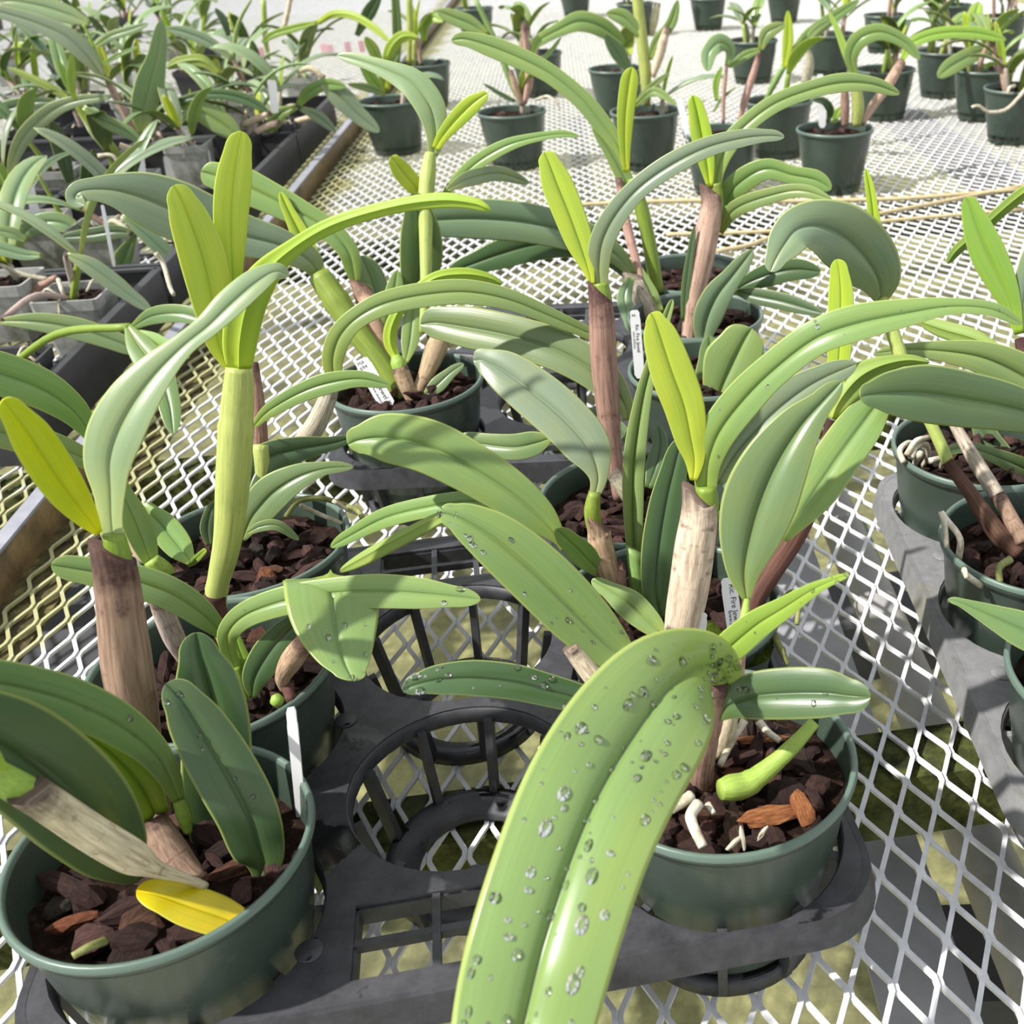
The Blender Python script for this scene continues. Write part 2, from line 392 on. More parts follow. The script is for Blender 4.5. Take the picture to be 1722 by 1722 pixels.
def tube3(pl, P, R, tn, mat='cane', name='pseudobulb', cut=0, rings=(), ridge=0., parent=None, ns=16):
    org = np.array(pl.location)
    n = len(P); L = np.concatenate([[0], np.cumsum(np.linalg.norm(np.diff(P, axis=0), axis=1))]); L /= L[-1]
    T = np.gradient(P, axis=0); V = []; UV = []; Nn = None
    for i in range(n):
        t = T[i]/np.linalg.norm(T[i])
        if Nn is None:
            Nn = (P[i]-C0); Nn = Nn/np.linalg.norm(Nn)
        Nn = Nn-t*(Nn @ t); Nn /= np.linalg.norm(Nn); B = np.cross(t, Nn)
        r = R[i]
        for q in rings: r *= 1+.07*math.exp(-((L[i]-q)/.015)**2)-.05*math.exp(-((L[i]-q-.04)/.02)**2)
        for k in range(ns):
            a = 2*math.pi*k/ns; rr = r*(1+ridge*(1 if k % 2 else -1))
            off = t*cut*R[i]*math.sin(a) if (cut and i >= n-2) else 0.
            V.append(P[i]+rr*(math.cos(a)*Nn+math.sin(a)*B)+off); UV.append((k/ns if k <= ns//2 else 1-k/ns, L[i]*6*L[-1]))
    faces = []
    for i in range(n-1):
        for k in range(ns):
            l = (k+1) % ns; faces.append([i*ns+k, i*ns+l, (i+1)*ns+l, (i+1)*ns+k])
    faces.append(list(range(ns))[::-1]); faces.append([(n-1)*ns+k for k in range(ns)])
    o = mesh(name, np.array(V)-org, faces, mat, parent or pl, True, None, UV)
    tone(o, tn); return o
def root(pl, pts, r, mat='root', Y=None, name='root'):
    P = [onY(p[0], p[1], p[2]) for p in pts]; S, _ = cr(np.array(P), 5); org = np.array(pl.location)
    return MB().tube(S-org, [r*(1-.25*i/len(S)) for i in range(len(S))], 8).build(name, mat, pl, True)

# ------------------------------------------------------------------ setting: floor
def plane(name, x0, x1, y0, y1, z, mat):
    o = mesh(name, [(x0, y0, z), (x1, y0, z), (x1, y1, z), (x0, y1, z)], [[0, 1, 2, 3]], mat, None, False)
    o['kind'] = 'structure'; return o
plane('floor', -9, 7, -3, 14, -.72, 'floor_mat')

# ------------------------------------------------------------------ benches of expanded metal
E1 = np.array([-.0882, .9961]); E2 = np.array([.9961, .0882]); N0 = np.array([.134, .5278])
LL, SS = .05477, .02739
def b2w(e2, e1, z=0.): p = E2*e2+E1*e1; return np.array([p[0], p[1], z])
def tile_mesh():
    nS, nL = 40, 10; v = []; f = []; hw, hh, jl = .0017, .0014, .0034
    for c in range(nS):
        x0 = c*SS/2; pts = []
        for k in range(2*nL+1):
            t = k*LL/2; hi = (k+c) % 2
            x = x0+(SS/2-hw*1.0 if hi else hw*1.0); z = .0009 if hi else -.0009
            for s in ((-1, 1) if 0 < k < 2*nL else ((1,) if k == 0 else (-1,))):
                pts.append((x, t+s*jl, z))
            if k == 0: pts.insert(0, (x, t, z))
            if k == 2*nL: pts.append((x, t, z))
        b = len(v)
        for i, (x, y, z) in enumerate(pts):
            a = pts[max(0, i-1)]; d = pts[min(len(pts)-1, i+1)]
            tx, ty = d[0]-a[0], d[1]-a[1]; l = math.hypot(tx, ty); nx, ny = ty/l, -tx/l
            for sx, sz in ((-1, -1), (1, -1), (1, 1), (-1, 1)): v.append((x+nx*hw*sx, y+ny*hw*sx, z+hh*sz))
        for i in range(len(pts)-1):
            for k in range(4): f.append([b+i*4+k, b+i*4+(k+1) % 4, b+(i+1)*4+(k+1) % 4, b+(i+1)*4+k])
    me = bpy.data.meshes.new('mesh_panel'); me.from_pydata(v, [], f); me.materials.append(M['mesh_metal']); me.update(); return me, nS*SS/2, nL*LL
TILE, TW, TL = tile_mesh()
TILE2 = TILE.copy(); TILE2.materials.clear(); TILE2.materials.append(M['mesh_algae'])
TILE3 = TILE.copy(); TILE3.materials.clear(); TILE3.materials.append(M['mesh_algae_left'])
yawb = math.atan2(E2[1], E2[0])
n0e2, n0e1 = float(N0 @ E2), float(N0 @ E1)
ZM = -.0023      # top of the mesh lies at z = 0
benchA = empty('bench', b2w(.3, 1.6, -.06), 'galvanised expanded metal bench top carrying the pot trays', 'bench')
benchB = empty('bench', b2w(-1.4, 2.4, -.06), 'neighbouring expanded metal bench crowded with small seedling pots', 'bench')
def tiles(par, e2a, e2b, e1a, e1b, left=False):
    i0 = (e2a-n0e2)/(SS); k = math.floor(i0); x = n0e2+k*SS
    nx = math.ceil((e2b-x)/TW)
    y0 = n0e1+math.floor((e1a-n0e1)/LL)*LL; ny = math.ceil((e1b-y0)/TL)
    for i in range(nx):
        for j in range(ny):
            e2 = (x+i*TW) if not left else (x-(i+1)*TW)
            p = b2w(e2, y0+j*TL, ZM)
            near = (i == 0)
            inst('mesh_panel', TILE2 if near else TILE, par, p-np.array(par.location), (0, 0, yawb))
tiles(benchA, -.555, 2.1, -.1, 7.2)
def tilesL(par, e2r, ncol, e1a, e1b):
    y0 = n0e1+math.floor((e1a-n0e1)/LL)*LL; ny = math.ceil((e1b-y0)/TL)
    for i in range(ncol):
        for j in range(ny):
            p = b2w(e2r-(i+1)*TW, y0+j*TL, ZM)
            inst('mesh_panel', TILE3 if i == 0 else TILE, par, p-np.array(par.location), (0, 0, yawb))
tilesL(benchB, -.598, 6, .2, 7.8)
def bpart(par, name, mat, mb): 
    mb.v = [np.asarray(q)-np.array(par.location) for q in mb.v]; return mb.build(name, mat, par)
# upright rail between the benches
A3 = lambda e2, e1, z: b2w(e2, e1, z)
axb = (np.array([E1[0], E1[1], 0]), np.array([E2[0], E2[1], 0]), np.array([0, 0, 1]))
bpart(benchA, 'edge_rail', 'rail_metal', MB().box(A3(-.572, 3.4, .004), (3.6, .0015, .026), axb))
bpart(benchA, 'rail_lip', 'rail_grey', MB().box(A3(-.580, 3.4, .0315), (3.6, .008, .0022), axb))
bpart(benchA, 'rail_shelf', 'rail_debris', MB().box(A3(-.545, 3.4, -.009), (3.6, .027, .002), axb))
bpart(benchB, 'edge_rail', 'rail_grey', MB().box(A3(-.592, 3.4, -.012), (3.6, .0015, .016), axb))
# cross beams under the mesh
p0, p1 = onz(598, 1338), onz(1660, 1195); dr = (p1-p0)/np.linalg.norm(p1-p0)
for nm, off, mt, wv, hv, down in (('cross_beam', 0., 'moss_beam', .026, .03, .0), ('cross_beam', .62, 'moss_beam', .022, .03, .0), ('cross_beam', 1.5, 'moss_beam', .022, .03, 0.)):
    c = (p0+p1)/2+np.array([-dr[1], dr[0], 0])*(off-.026); c[2] = -.0075-hv
    bpart(benchA, nm, mt, MB().box(c, (1.2, wv, hv), (dr, np.array([-dr[1], dr[0], 0]), np.array([0, 0, 1]))))
bpart(benchA, 'side_beam', 'under_dark', MB().box(A3(.95, 2., -.05), (2.6, .02, .04), axb))
def under(name, mat, a, b, z, r, label, cat, flat=False, ext=.5):
    pa, pb = onz(*a, z), onz(*b, z); d = pb-pa; L = np.linalg.norm(d); d /= L
    pa = pa-d*ext; pb = pb+d*ext*2
    m = MB()
    if flat: m.bar(pa, pb, r*2, .006)
    else:
        m.tube([pa+(pb-pa)*k/20 for k in range(21)], r, 20)
    o = m.build(name, mat, None, not flat); tag(o, label, cat); return o
under('drain_pipe', 'pvc', (1500, 1080), (1690, 1520), -.16, .026, 'grey plastic drain pipe running under the bench beside the hose', 'pipe', ext=.35)
under('metal_plate', 'plate_metal', (1345, 1010), (1530, 1600), -.12, .034, 'flat grey metal strip under the mesh beside the drain pipe', 'metal strip', True, .25)
under('hose', 'hose', (1500, 1010), (1575, 1200), -.2, .006, 'thin teal hose hanging below the bench mesh', 'hose', ext=.2)
mb = MB().box(onz(1640, 1660, -.3), (.07, .05, .05)); tag(mb.build('junction_box', 'under_dark'), 'dark grey box under the bench beside the metal strip', 'box')
mb = MB().box(onz(150, 1020, -.25), (.09, .3, .03)); tag(mb.build('storage_crate', 'under_dark'), 'dark crate stored under the bench rail', 'crate')
mb = MB().bar(onz(1200, 1100, -.4), onz(1722, 1010, -.4), .12, .1); tag(mb.build('timber_beam', 'under_dark'), 'dark timber lying low beneath the bench', 'timber')
# cords lying on the mesh
def cord(pts, r, label):
    P = [onz(x, y, r+.0005) for x, y in pts]; S, _ = cr(np.array(P), 6)
    o = MB().tube(S, r, 8).build('cord', 'cord', None, True); tag(o, label, 'cord'); return o
cord([(930, 346), (1060, 340), (1180, 337), (1330, 338), (1480, 335), (1560, 331), (1722, 318)], .004, 'straight tan cane stick lying across the mesh behind the trays')
cord([(1120, 394), (1240, 391), (1330, 386), (1480, 372), (1722, 352)], .0035, 'tan cord crossing the mesh just in front of the stick')
cord([(1205, 422), (1260, 412), (1300, 398), (1400, 372), (1500, 355), (1640, 328), (1780, 300)], .004, 'tan cord slanting across the other cords on the mesh')

# ------------------------------------------------------------------ carrying trays
ZT = .075; TS = .1557; TC = .152; HR = .0733
def tray(cx, cy, yaw, mat, label, skipribs=()):
    root_ = empty('carry_tray', (cx, cy, 0.), label, 'tray', 'eight pocket carrying trays'); root_.rotation_euler = (0, 0, yaw)
    hw = .232; hl = .231; rc = .045
    holes = [(-TC, -TS), (-TC, 0), (-TC, TS), (TC, -TS), (TC, 0), (TC, TS), (0, -TS/2), (0, TS/2)]
    outer = []
    for (sx, sy, a0) in ((1, -1, -90), (1, 1, 0), (-1, 1, 90), (-1, -1, 180)):
        for k in range(9):
            a = math.radians(a0+k*90/8); outer.append((sx*(hw-rc)+rc*math.cos(a), sy*(hl-rc)+rc*math.sin(a)))
    polys = [outer]; nh = 40
    for hx, hy in holes: polys.append([(hx+HR*math.cos(2*math.pi*k/nh), hy+HR*math.sin(2*math.pi*k/nh)) for k in range(nh)])
    lat = []
    for s in (-1, 1):
        x0, x1, y0, y1 = -.062, .062, s*.164, s*.214
        if y0 > y1: y0, y1 = y1, y0
        polys.append([(x0, y0), (x1, y0), (x1, y1), (x0, y1)]); lat.append((x0, x1, y0, y1))
    vs = []; es = []
    for p in polys:
        b = len(vs); vs += [Vector(q) for q in p]; es += [(b+i, b+(i+1) % len(p)) for i in range(len(p))]
    rv, re, rf = delaunay_2d_cdt(vs, es, [], 0, 1e-6)[:3]
    def inside(q, p):
        c = False; j = len(p)-1
        for i in range(len(p)):
            if (p[i][1] > q[1]) != (p[j][1] > q[1]) and q[0] < (p[j][0]-p[i][0])*(q[1]-p[i][1])/(p[j][1]-p[i][1])+p[i][0]: c = not c
            j = i
        return c
    V = [(v.x, v.y, ZT) for v in rv]; nv = len(V); V += [(v.x, v.y, ZT-.003) for v in rv]; Fc = []
    cnt = {}
    for f in rf:
        c = (sum(rv[i].x for i in f)/3, sum(rv[i].y for i in f)/3)
        if not inside(c, outer) or any(inside(c, p) for p in polys[1:]): continue
        Fc.append(list(f)); Fc.append([i+nv for i in f][::-1])
        for a, b in zip(f, f[1:]+f[:1]): cnt[(a, b)] = 1
    for (a, b) in list(cnt):
        if (b, a) not in cnt: Fc.append([b, a, a+nv, b+nv])
    mesh('top_plate', V, Fc, mat, root_, False)
    # skirt
    n = len(outer); V = []; Fc = []
    for ox, oy in outer:
        k = (1+.004/.23)
        V += [(ox*1.002, oy*1.002, ZT+.0008), (ox*k, oy*k, ZT-.02), (ox*k*.985, oy*k*.985, ZT-.02), (ox*.985, oy*.985, ZT+.0002)]
    for i in range(n):
        j = (i+1) % n
        for k in range(4): Fc.append([i*4+k, j*4+k, j*4+(k+1) % 4, i*4+(k+1) % 4])
    autosmooth(mesh('skirt', V, Fc, mat, root_, True), 35)
    # pockets
    m = MB().lathe([(HR+.0012, -.0008), (HR+.0012, -.013), (HR-.0015, -.013), (HR-.003, -.011), (HR-.0012, -.0015)], (0, 0, 0), 40, True); ring = m.build('pocket_ring', mat, root_, True)
    rb = .056
    m = MB().lathe([(rb+.003, .0), (rb+.003, .011), (rb-.003, .0115), (rb-.016, .006), (rb-.018, .002), (rb-.018, 0)], (0, 0, .0005), 40, True); base = m.build('base_ring', mat, root_, True)
    m = MB(); m.bar((HR-.004, 0, ZT-.007), (rb+.001, 0, .004), .008, .0055, (0, 1, 0)); rib = m.build('rib', mat, root_)
    rib0 = rib.data
    for h, (hx, hy) in enumerate(holes):
        if h == 0: ring.location = (hx, hy, ZT); base.location = (hx, hy, 0); rib.location = (hx, hy, 0)
        else:
            inst('pocket_ring', ring.data, root_, (hx, hy, ZT)); inst('base_ring', base.data, root_, (hx, hy, 0))
        for k in range(9):
            if h == 0 and k == 0: continue
            inst('rib', rib0, root_, (hx, hy, 0), (0, 0, 2*math.pi*k/9+.1*h))
    for x0, x1, y0, y1 in lat:
        for fx in (.36, .64): 
            x = x0+(x1-x0)*fx; MB().bar((x, y0, ZT-.004), (x, y1, ZT-.004), .0045, .006).build('lattice_bar', mat, root_)
        MB().bar((x0, (y0+y1)/2, ZT-.0045), (x1, (y0+y1)/2, ZT-.0045), .0045, .006).build('lattice_bar', mat, root_)
        for yy in (y0, y1): MB().bar((x0-.003, yy, ZT-.009), (x1+.003, yy, ZT-.009), .003, .012).build('lattice_wall', mat, root_)
        for xx in (x0, x1): MB().bar((xx, y0, ZT-.009), (xx, y1, ZT-.009), .003, .012).build('lattice_wall', mat, root_)
    kn = MB().lathe([(.0001, .0012), (.0072, .0012), (.0078, .0006), (.0078, 0), (.0001, 0)], (0, 0, 0), 20).build('stud', mat, root_, True); kn.location = (.085, -.19, ZT)
    for sx, sy in ((-.085, -.19), (.085, .19), (-.085, .19), (.203, .078), (-.203, .078), (.203, -.078), (-.203, -.078), (.078, 0), (-.078, 0)): inst('stud', kn.data, root_, (sx, sy, ZT))
    return root_
yaw = .1816; Uf = np.array([math.cos(yaw), math.sin(yaw)]); Vf = np.array([-math.sin(yaw), math.cos(yaw)])
FT = np.array([-.1464, .5195])+Vf*TS/2
tray(FT[0], FT[1], yaw, 'tray_plastic', 'dark wet plastic tray with two empty round pockets in its middle')
BTy = .03; BT = np.array([-.130, 1.190]); Ub = np.array([math.cos(BTy), math.sin(BTy)]); Vb = np.array([-math.sin(BTy), math.cos(BTy)])
tray(BT[0], BT[1], BTy, 'tray_plastic', 'dark tray behind, holding the pot with the numbered white label')
RTy = .05; RT1c = np.array([.263, .846]); Ur = np.array([math.cos(RTy), math.sin(RTy)]); Vr = np.array([-math.sin(RTy), math.cos(RTy)])
RTc = RT1c+Ur*TC-Vr*TS
tray(RTc[0], RTc[1], RTy, 'tray_grey', 'faded grey tray with algae stains beside the open mesh')

# ------------------------------------------------------------------ pots
PR, PB_, PH = .0775, .056, .122
def pot_profile(R, rb, H):
    k = H/.122
    return [(.0005, .003), (rb-.006, .003), (rb-.001, 0), (rb, .002*k), (rb+(R-rb)*.60, .073*k), (rb+(R-rb)*.63, .0745*k), (R-.0035, .112*k), (R-.0030, .1135*k)], \
           [(R-.0030, .1135*k), (R, .115*k), (R+.0006, .119*k), (R-.0004, .122*k), (R-.0022, .122*k), (R-.0036, .119*k), (R-.0058, .098*k), (rb+.002, .02*k)]
_b, _r2 = pot_profile(PR, PB_, PH)
_po = MB().lathe(_b+_r2[1:5]+[(PR-.0036, .119), (PR-.0062, .095), (PB_+.002, .012), (.0005, .011)], (0, 0, 0), 64)
POTM = bpy.data.meshes.new('pot'); POTM.from_pydata([tuple(map(float, v)) for v in _po.v], [], _po.f); POTM.materials.append(M['pot_plastic']); POTM.polygons.foreach_set('use_smooth', [True]*len(POTM.polygons)); POTM.update()
_ri = MB().lathe([(PR+.0009, .1188), (PR+.0004, .1221), (PR-.0008, .1228), (PR-.0026, .1222), (PR-.0034, .1195)], (0, 0, 0), 64)
RIMM = bpy.data.meshes.new('rim'); RIMM.from_pydata([tuple(map(float, v)) for v in _ri.v], [], _ri.f); RIMM.materials.append(M['pot_rim']); RIMM.polygons.foreach_set('use_smooth', [True]*len(RIMM.polygons)); RIMM.update()
def soil_mesh(seed, R):
    rnd = random.Random(seed); v = [(0, 0, rnd.uniform(-.002, .004))]; f = []; nr, ns = 7, 28
    for i in range(1, nr+1):
        for k in range(ns):
            a = 2*math.pi*k/ns; r = R*i/nr; v.append((r*math.cos(a), r*math.sin(a), rnd.uniform(-.004, .004)))
    for k in range(ns): f.append([0, 1+k, 1+(k+1) % ns])
    for i in range(nr-1):
        for k in range(ns):
            l = (k+1) % ns; f.append([1+i*ns+k, 1+(i+1)*ns+k, 1+(i+1)*ns+l, 1+i*ns+l])
    me = bpy.data.meshes.new('potting_mix'); me.from_pydata(v, [], f); me.materials.append(M['mix_dark']); me.polygons.foreach_set('use_smooth', [True]*len(me.polygons)); me.update(); return me
SOIL = [soil_mesh(i, .0715) for i in range(4)]
def chip_mesh(seed):
    rnd = random.Random(seed); bm = bmesh.new(); bmesh.ops.create_icosphere(bm, subdivisions=2, radius=1)
    sx, sy, sz = rnd.choice([(1.3, .75, .55), (1.7, .6, .5), (1., .9, .65), (1.5, .85, .45), (1.1, .8, .8)])
    pl = [(Vector((rnd.gauss(0, 1), rnd.gauss(0, 1), rnd.gauss(0, 1))).normalized(), rnd.uniform(.5, .8)) for _ in range(7)]
    for v in bm.verts:
        for nn, d in pl:
            q = v.co.dot(nn)
            if q > d: v.co -= nn*(q-d)*.95
        v.co += Vector((rnd.uniform(-1, 1), rnd.uniform(-1, 1), rnd.uniform(-1, 1)))*.12
        v.co = Vector((v.co.x*sx, v.co.y*sy, v.co.z*sz))
    me = bpy.data.meshes.new('bark_chip'); bm.to_mesh(me); bm.free(); me.materials.append(M['bark']); return me
CHIPS = [chip_mesh(i) for i in range(9)]
def bark(mixo, n, zrel, seed, R=.062, smin=.006, smax=.0115):
    rnd = random.Random(seed)
    for i in range(n):
        r = R*math.sqrt((i+.5)/n); a = i*2.399963+rnd.uniform(-.25, .25); s = rnd.uniform(smin, smax)
        if r+1.5*s > .071: r = .071-1.5*s
        inst('bark_chip', rnd.choice(CHIPS), mixo, (r*math.cos(a), r*math.sin(a), rnd.uniform(-.001, .006)+zrel),
             (rnd.uniform(-.5, .5), rnd.uniform(-.5, .5), rnd.uniform(0, 6.3)), (s, s, s))
def potted(x, y, z0, label, chips=45, seed=0, soil=.098, group=None, smax=.0115):
    e = empty('potted_orchid', (x, y, z0), label, 'orchid', group)
    p = inst('pot', POTM, e, (0, 0, 0), (0, 0, random.uniform(0, 6))); inst('rim', RIMM, p)
    mx = inst('potting_mix', SOIL[seed % 4], e, (0, 0, soil), (0, 0, seed))
    if chips: bark(mx, chips, .002, seed, smax=smax)
    return e
Z0 = .0155
def ft(u, v): p = FT+Uf*u*TC+Vf*v*TS; return float(p[0]), float(p[1])
def bt(u, v): p = BT+Ub*u*TC+Vb*v*TS; return float(p[0]), float(p[1])
def rt(u, v): p = RTc+Ur*u*TC+Vr*v*TS; return float(p[0]), float(p[1])

# ------------------------------------------------------------------ orchids in the near tray
# --- front left pot
x, y = ft(-1, -1)
P1 = potted(x, y, Z0, 'orchid in the big green pot with a fallen yellow leaf on bark', 46, 1, .094, smax=.016)
cane(P1, .455, .475, 'br', [(300, 1440, 26), (262, 1331, 36), (242, 1250, 56), (226, 1185, 74), (214, 1120, 80), (205, 1050, 76), (197, 980, 71), (188, 925, 66)], 'sheath', cut=.75, name='pseudobulb_sheath')
cane(P1, .473, .478, 'kg', [(203, 990, 46), (199, 940, 42), (191, 898, 35)], 'cane')
leaf(P1, .478, .56, 'p', [(189, 902, 34), (186, 870, 36), (184, 825, 50), (182, 776, 74), (195, 727, 86), (223, 675, 80), (261, 626, 60), (307, 581, 38), (348, 548, 38), (386, 511, 46), (428, 475, 42), (462, 456, 28), (486, 463)], tilt=-28, fold=.2)
leaf(P1, .476, .44, 'Y', [(167, 897, 12), (145, 868, 40), (115, 828, 62), (84, 783, 70), (52, 734, 66), (22, 693, 44), (6, 672)], fold=.1)
leaf(P1, .375, .377, 'o', [(404, 1552, 50), (392, 1548, 56), (362, 1537, 66), (312, 1520, 66), (264, 1504, 50), (229, 1499)], fold=.08, tilt=38)
leaf(P1, .435, .33, 'g', [(301, 1348, 20), (284, 1305, 38), (253, 1260, 54), (196, 1216, 72), (122, 1181, 80), (52, 1160, 80), (-20, 1146, 76), (-90, 1140, 60), (-140, 1140)], drops=10)
cane(P1, .43, .435, 'kg', [(316, 1400, 14), (309, 1370, 24), (300, 1345, 20)], ridge=.06)
leaf(P1, .40, .30, 'd', [(238, 1478, 16), (222, 1462, 60), (190, 1425, 118), (138, 1362, 160), (68, 1298, 172), (0, 1252, 165), (-80, 1205, 120), (-140, 1180)], tilt=-8)
leaf(P1, .43, .40, 'kg', [(262, 1372, 44), (235, 1322, 62), (205, 1285, 56), (165, 1250, 38), (120, 1225)], fold=.4)
cane(P1, .41, .43, 'br', [(338, 1482, 30), (305, 1452, 48), (278, 1415, 52), (256, 1378, 46)], 'sheath', name='pseudobulb_sheath')
leaf(P1, .415, .44, 'd', [(434, 1488, 8), (442, 1453, 62), (432, 1418, 88), (415, 1366, 98), (388, 1314, 102), (357, 1261, 98), (326, 1210, 84), (303, 1174, 60), (279, 1150)], drops=8, dsize=.7, fold=.16)
leaf(P1, .435, .47, 'd', [(402, 1506, 14), (382, 1450, 76), (368, 1385, 98), (364, 1310, 108), (364, 1245, 110), (357, 1185, 106), (344, 1134, 92), (334, 1098, 62), (329, 1064)], fold=.26)
cane(P1, .39, .33, 'pa', [(345, 1490, 14), (312, 1477, 17), (275, 1466, 25), (248, 1455, 38), (220, 1440, 58), (160, 1405, 61), (100, 1365, 61), (48, 1330, 62)], 'sheath', cut=.5, name='pseudobulb_sheath')
cane(P1, .338, .325, 'l', [(70, 1346, 48), (25, 1322, 54), (-20, 1290, 40)], ridge=.05)
leaf(P1, .325, .28, 'l', [(0, 1308, 34), (-30, 1270, 50), (-80, 1210, 50), (-120, 1160)])
root(P1, [(178, 1582, .352), (150, 1592, .345), (122, 1608, .34)], .0022, 'root_green')
for a in range(5):
    q = onz(85+a*9, 1622+(a % 3)*5, .117)
    inst('dried_bloom', CHIPS[a], P1, q-np.array(P1.location), (a, a*2, a), (.0035, .0035, .003))

# --- second pot of the left column
x, y = ft(-1, 0)
P2 = potted(x, y, Z0, 'orchid with the tall thick green cane and two upright lime leaves', 48, 2, .096)
cane(P2, .60, .632, 'k', [(382, 1085, 26), (366, 1030, 32), (365, 990, 36), (383, 908, 46), (392, 804, 56), (397, 717, 56), (401, 655, 50), (402, 618, 43)], rings=(.22, .8))
cane(P2, .602, .604, 'db', [(372, 1050, 30), (362, 1018, 35), (361, 1000, 36)], 'sheath', name='node_sheath')
leaf(P2, .63, .625, 'y', [(384, 618, 14), (368, 578, 38), (360, 524, 60), (350, 470, 72), (336, 418, 74), (317, 366, 64), (303, 333, 46), (292, 312)], fold=.16)
leaf(P2, .637, .645, 'y', [(397, 605, 14), (394, 520, 22), (390, 453, 36), (388, 401, 50), (389, 348, 57), (394, 296, 56), (401, 248, 42), (407, 221)], fold=.1)
leaf(P2, .632, .60, 'l', [(402, 618, 42), (404, 570, 56), (416, 515, 58), (444, 464, 48), (488, 421, 30), (560, 378, 26), (660, 348, 24), (740, 337, 26), (795, 342, 20), (826, 354)], face=-1, fold=.22)
leaf(P2, .565, .535, 'm', [(384, 1098, 10), (376, 1069, 20), (341, 1034, 44), (296, 1003, 54), (244, 982, 56), (180, 966, 52), (122, 956, 44), (86, 950)])
leaf(P2, .545, .535, 'm', [(398, 1130, 18), (384, 1092, 26), (385, 1062, 36), (415, 1033, 44), (480, 1010, 50), (560, 997, 52), (640, 994, 58), (710, 998, 52), (765, 1003, 36), (808, 1008)], tilt=-6, drops=6)
leaf(P2, .61, .485, 'm', [(540, 1075, 24, .61), (552, 1015, 110, .60), (555, 980, 148, .58), (557, 976, 152, .555), (560, 1005, 152, .535), (563, 1040, 142), (569, 1078, 118), (579, 1112, 84), (588, 1132, 52), (595, 1144)], fold=.12, drops=22, side=(1, -.04))
leaf(P2, .535, .55, 'd', [(424, 1174, 10), (428, 1142, 42), (447, 1106, 54), (471, 1075, 50), (494, 1052, 38), (516, 1034)])
cane(P2, .54, .53, 'tn', [(478, 1160, 14), (476, 1138, 26), (492, 1108, 38), (512, 1080, 32)], 'sheath', name='pseudobulb_sheath')
cane(P2, .53, .54, 'db', [(490, 1180, 16), (482, 1148, 24)], 'sheath', name='node_sheath')
cane(P2, .535, .545, 'kg', [(412, 1180, 12), (404, 1150, 16), (396, 1122, 18)])
leaf(P2, .545, .555, 'l', [(410, 1150, 10), (412, 1120, 22), (400, 1085, 20), (394, 1062)])
cane(P2, .59, .575, 'gy', [(312, 1110, 24), (294, 1075, 34), (278, 1038, 34), (262, 1000, 28)], 'sheath', name='pseudobulb_sheath')
b = MB().lathe([(.0001, -.004), (.003, -.003), (.0043, 0), (.003, .003), (.0001, .0042)], (0, 0, 0), 14).build('growth_bud', 'cane', P2, True)
b.location = onY(466, 1178, .517)-np.array(P2.location); tone(b, 'l')

# --- third pot of the left column
x, y = ft(-1, 1)
P3 = potted(x, y, Z0, 'orchid at the back left of the wet tray, its roots curling over the rim', 52, 3, .100)
cane(P3, .70, .72, 'tn', [(268, 960, 26), (248, 940, 30), (228, 905, 30), (206, 850, 28), (190, 790, 22)], 'sheath', name='pseudobulb_sheath')
leaf(P3, .72, .66, 'm', [(178, 760, 16), (150, 724, 30), (122, 689, 50), (70, 654, 68), (0, 628, 74), (-60, 612, 60), (-110, 606)])
leaf(P3, .725, .68, 'm', [(180, 800, 14), (140, 770, 34), (80, 748, 50), (0, 726, 54), (-60, 715)])
leaf(P3, .69, .70, 'm', [(254, 945, 24), (241, 908, 42), (224, 867, 44), (206, 828, 30), (196, 800)], tilt=15)
cane(P3, .695, .69, 'l', [(292, 975, 24), (270, 957, 34), (253, 940, 26)], ridge=.06)
cane(P3, .69, .70, 'br', [(318, 1000, 30), (298, 978, 40), (284, 962, 36)], 'sheath', name='pseudobulb_sheath')
leaf(P3, .70, .73, 'm', [(322, 946, 14), (302, 920, 44), (274, 886, 48), (250, 862, 32), (236, 850)])
leaf(P3, .70, .705, 'l', [(345, 925, 8), (332, 938, 12), (317, 953)])
cane(P3, .74, .76, 'br', [(436, 800, 26), (436, 740, 28), (432, 680, 26), (424, 610, 20)], 'sheath', name='pseudobulb_sheath')
cane(P3, .72, .735, 'k', [(440, 850, 20), (440, 790, 28), (438, 748, 26)])
leaf(P3, .735, .74, 'm', [(428, 716, 10), (444, 698, 20), (463, 684, 26), (505, 661, 32), (550, 645, 36), (605, 637, 28), (656, 648)])
leaf(P3, .71, .77, 'd', [(412, 840, 16), (428, 795, 50), (453, 769, 52), (505, 755, 42), (557, 746, 24), (590, 737)])
leaf(P3, .70, .72, 'g', [(408, 908, 10), (420, 876, 44), (436, 853, 58), (463, 825, 60), (505, 800, 42), (550, 787, 22), (594, 785)], tilt=-12)
leaf(P3, .695, .70, 'g', [(415, 897, 8), (440, 885, 18), (468, 884, 18), (503, 908)])
leaf(P3, .71, .72, 'd', [(353, 918, 10), (349, 890, 24), (354, 862, 20), (366, 840)])
cane(P3, .77, .80, 'gy', [(455, 845, 24), (480, 790, 30), (506, 750, 34), (532, 713, 34), (553, 665, 28), (562, 628, 20)], 'sheath', name='pseudobulb_sheath')
leaf(P3, .80, .84, 'm', [(561, 632, 28), (560, 600, 36), (572, 565, 38), (600, 535, 36), (647, 510, 40), (717, 495, 42), (786, 491, 42), (856, 504, 36), (926, 532, 28), (985, 558, 22), (1030, 577)], tilt=-10)
root(P3, [(480, 870, .72), (500, 843, .73), (540, 838, .74), (575, 848, .75), (600, 858, .74), (610, 872, .73)], .0026, 'root_green')
root(P3, [(505, 850, .735), (540, 866, .745), (575, 880, .74)], .002, 'root')
root(P3, [(560, 842, .74), (590, 860, .745), (612, 866, .75)], .0016, 'root')

